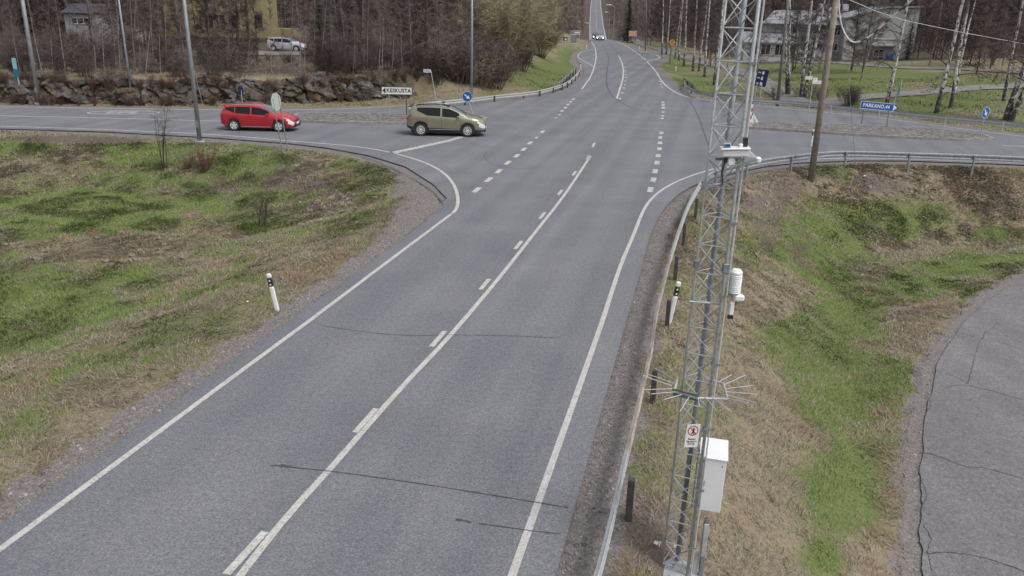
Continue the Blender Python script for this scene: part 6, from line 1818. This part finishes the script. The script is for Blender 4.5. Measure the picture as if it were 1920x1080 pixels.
for k in range(96):
    i = _rb.randrange(len(_rl) - 1); q = _rl[i] + (_rl[i + 1] - _rl[i]) * _rb.random()
    up_ = k % 3 != 0
    z_ = _rb.uniform(1.0, 1.5) if up_ else 0.0
    put(_rb.choice([REDSH, SHR[1], REDSH]), 'creeping_brush', 'low brown brush growing out of the rock cutting', 'shrub', (float(q[0]), float(q[1]) + (.1 if up_ else -1.0), z_), _rb.uniform(0, 6), _rb.uniform(.4, .75), 'low brown brush on the rock cutting')
# spruces
def spruce_proto(seed, H, W_):
    rnd = random.Random(seed); tr = MB(); tr.tube([(0, 0, -.3), (0, 0, H * .5), (0, 0, H)], [.18, .10, .02], 7, False)
    V = []; F = []
    for k in range(int(H * 44)):
        z = H * (.05 + .94 * (k + rnd.random()) / (H * 26)); R_ = W_ * max(0.0, 1 - z / H) ** .8 * rnd.uniform(.65, 1.1) + .08
        a = rnd.uniform(0, 6.28); d = Vector((math.cos(a), math.sin(a), -.28)); s = Vector((-d.y, d.x, 0))
        p = Vector((0, 0, z))
        for j in range(7):
            t = (j + 1) / 7; q = p + d * R_ * t + Vector((0, 0, .12 * R_ * t * t)); l = R_ * .30 * (1.1 - .5 * t)
            for sg in (-1, 1):
                e = q + (s * sg * l + d * l * .6 + Vector((0, 0, rnd.uniform(-.25, .05) * l)))
                o = len(V); V += [q - d * .09, q + d * .09, e]; F += [(o, o + 1, o + 2)]
    cr = MB(); cr.add(V, F); return Proto(seed, tr, cr, 'dark_bark', 'needle')
SPR = spruce_proto(61, 12, 2.9)
b0 = T(1176, 78)
put(SPR, 'spruce', 'tall dark spruce standing alone right of the far road', 'spruce', (b0[0], b0[1], b0[2] - .2), 0, 1.0)
for k, (u, v, s) in enumerate(((640, 70, .8), (615, 62, .75), (655, 66, .85), (1700, 112, .5), (1585, 66, .8), (120, 60, .9), (60, 70, .8), (600, 80, .6), (298, 60, .8))):
    b0 = T(u, v); lab = ['spruce dark behind the trunks right of the parked car', 'spruce second in the dark group behind the parked car', 'spruce rightmost in the dark group behind the parked car', 'small dark conifer at the right end of the grey house', 'dark spruce behind the ridge of the grey house', 'dark spruce near the white house', 'dark spruce at the far upper left', 'small dark spruce right of the parked silver white car', 'dark spruce between the white and yellow houses'][k]
    put(SPR, 'spruce', lab, 'spruce', tuple(b0), k, s)
for u, v, s in ((837, 55, 1), (850, 62, .8)):
    pass
# woodland trees standing singly behind the verges
rnd = random.Random(77)
cnt = 0
zones = [((-75, 3, 72, 100), 55, WOOD, 'left woods between the rocks and the houses'), ((-100, 6, 100, 175), 75, WOODF, 'left woods behind the houses'), ((27, 62, 92, 130), 28, WOOD, 'right woods beside the grey house'), ((30, 130, 128, 210), 75, WOODF, 'right woods behind the grey house'), ((60, 110, 84, 125), 22, WOOD, 'woods beyond the right lawn')]
HS = [(house.location.x - 14, house.location.x + 11, house.location.y - 10, house.location.y + 14), (yh.location.x - 6, yh.location.x + 10, yh.location.y - 14, yh.location.y + 11), (wh_.location.x - 5, wh_.location.x + 5, wh_.location.y - 9, wh_.location.y + 8)]
for k in range(14):
    u_, v_ = 350 + k * 22 + _rb.uniform(-8, 8), _rb.uniform(100, 112)
    if 488 < u_ < 582: continue
    put(WOOD[k % 4], 'bare_tree', 'bare leafless tree standing before the yellow house lot', 'tree', tuple(T(u_, v_)), k, .7, 'bare trees before the yellow house lot')
for (x0, x1, y0, y1), n, prs, grp in zones:
    k = 0; tries = 0
    while k < n and tries < 4000:
        tries += 1
        x = rnd.uniform(x0, x1); y = rnd.uniform(y0, y1)
        if any(a < x < b_ and c < y < d for a, b_, c, d in HS): continue
        if abs(x - road_x(y)) < (11 if y > 120 else 9) and y > 60: continue
        if y < 135 and x > road_x(y) and dist_poly([x], [y], POLY)[0] < 7: continue
        if y < 135 and x < road_x(y) and dist_poly([x], [y], POLY)[0] < 9: continue
        if y < 128 and x > 30 and x < 95 and y > 60 and fbm(x * .05, y * .05, 8) < .45 and x < 70 : continue
        if y < 108 and 488 < pix((x, y, tz(x, y) + 1.0))[0] < 582: continue
        k += 1
        s = rnd.uniform(.75, 1.15)
        put(rnd.choice(prs), 'bare_tree', 'bare leafless tree among the ' + grp, 'tree', (x, y, tz(x, y)), rnd.uniform(0, 6), s, grp)
# far woods as one mass: trunks and twigs on the slopes
def far_wood(seed, n, region, skip, name, label, mat_t, mat_c):
    rs = np.random.RandomState(seed)
    x0, x1, y0, y1 = region
    x = rs.uniform(x0, x1, n); y = y0 + (y1 - y0) * rs.rand(n) ** 1.3
    fr = np.abs(x - road_x(y)); keep = fr > skip
    x, y = x[keep], y[keep]; n = len(x); z = terrain(x, y)
    H = rs.uniform(8, 14, n); wv = 0.09 + y / 2600
    V = []; F = []
    ln = rs.uniform(-.05, .05, n)
    side = wv / 2
    v = np.stack([np.stack([x - side, y, z - .5], 1), np.stack([x + side, y, z - .5], 1), np.stack([x + ln * H + side * .3, y, z + H], 1), np.stack([x + ln * H - side * .3, y, z + H], 1),
                  np.stack([x, y - side, z - .5], 1), np.stack([x, y + side, z - .5], 1), np.stack([x + ln * H, y + side * .3, z + H], 1), np.stack([x + ln * H, y - side * .3, z + H], 1)], 1).reshape(-1, 3)
    o = np.arange(n)[:, None] * 8
    f = np.concatenate([o + np.array([[0, 1, 2, 3]]), o + np.array([[4, 5, 6, 7]])], 0)
    k = 46
    hx = np.repeat(H, k); b0x = np.repeat(x, k); b0y = np.repeat(y, k); b0z = np.repeat(z, k); m = n * k
    fr_ = rs.uniform(.08, 1.0, m)
    a = rs.uniform(0, 6.28, m); L = hx * .26 * (1.15 - fr_) * rs.uniform(.4, 1.1, m) + .6; el = rs.uniform(.2, 1.1, m)
    sx = b0x + rs.normal(0, .5, m) + np.repeat(ln, k) * hx * fr_; sy = b0y + rs.normal(0, .5, m); sz = b0z + hx * fr_ * .95
    w = 0.018 + b0y / 7500
    p0 = np.stack([sx, sy, sz], 1); dv = np.stack([np.cos(a) * L, np.sin(a) * L, el * L], 1); p1 = p0 + dv
    s = np.stack([-np.sin(a) * w + 0, np.cos(a) * w, w * .5], 1)
    v2 = np.stack([p0 - s, p0 + s, p1 + s * .2, p1 - s * .2], 1).reshape(-1, 3)
    f2 = np.arange(m * 4).reshape(-1, 4)
    ob = np_mesh(name, np.concatenate([v, v2]), np.concatenate([f, f2 + len(v)]), mat_c)
    ob.data.materials.append(M[mat_t])
    mi = np.zeros(len(f) + len(f2), np.int32); mi[:len(f)] = 1
    ob.data.polygons.foreach_set('material_index', mi)
    return tag(ob, label, 'woodland', kind='stuff')
far_wood(1, 1500, (-190, 25, 165, 330), 9, 'woodland', 'leafless brown woodland behind the left houses', 'pale_bark', 'twig')
far_wood(2, 1500, (26, 240, 175, 340), 9, 'woodland', 'leafless brown woodland behind the right lawn and house', 'pale_bark', 'twig')
far_wood(3, 2200, (-60, 260, 300, 760), 8.5, 'woodland', 'distant leafless woodland lining the far hill road', 'pale_bark', 'twig_grey')
far_wood(4, 500, (60, 150, 120, 200), 12, 'woodland', 'dense brown thicket beyond the right lawn', 'dark_bark', 'twig')
far_wood(5, 420, (-130, -40, 105, 170), 12, 'woodland', 'dense dark wood at the upper left behind the white house', 'dark_bark', 'twig')
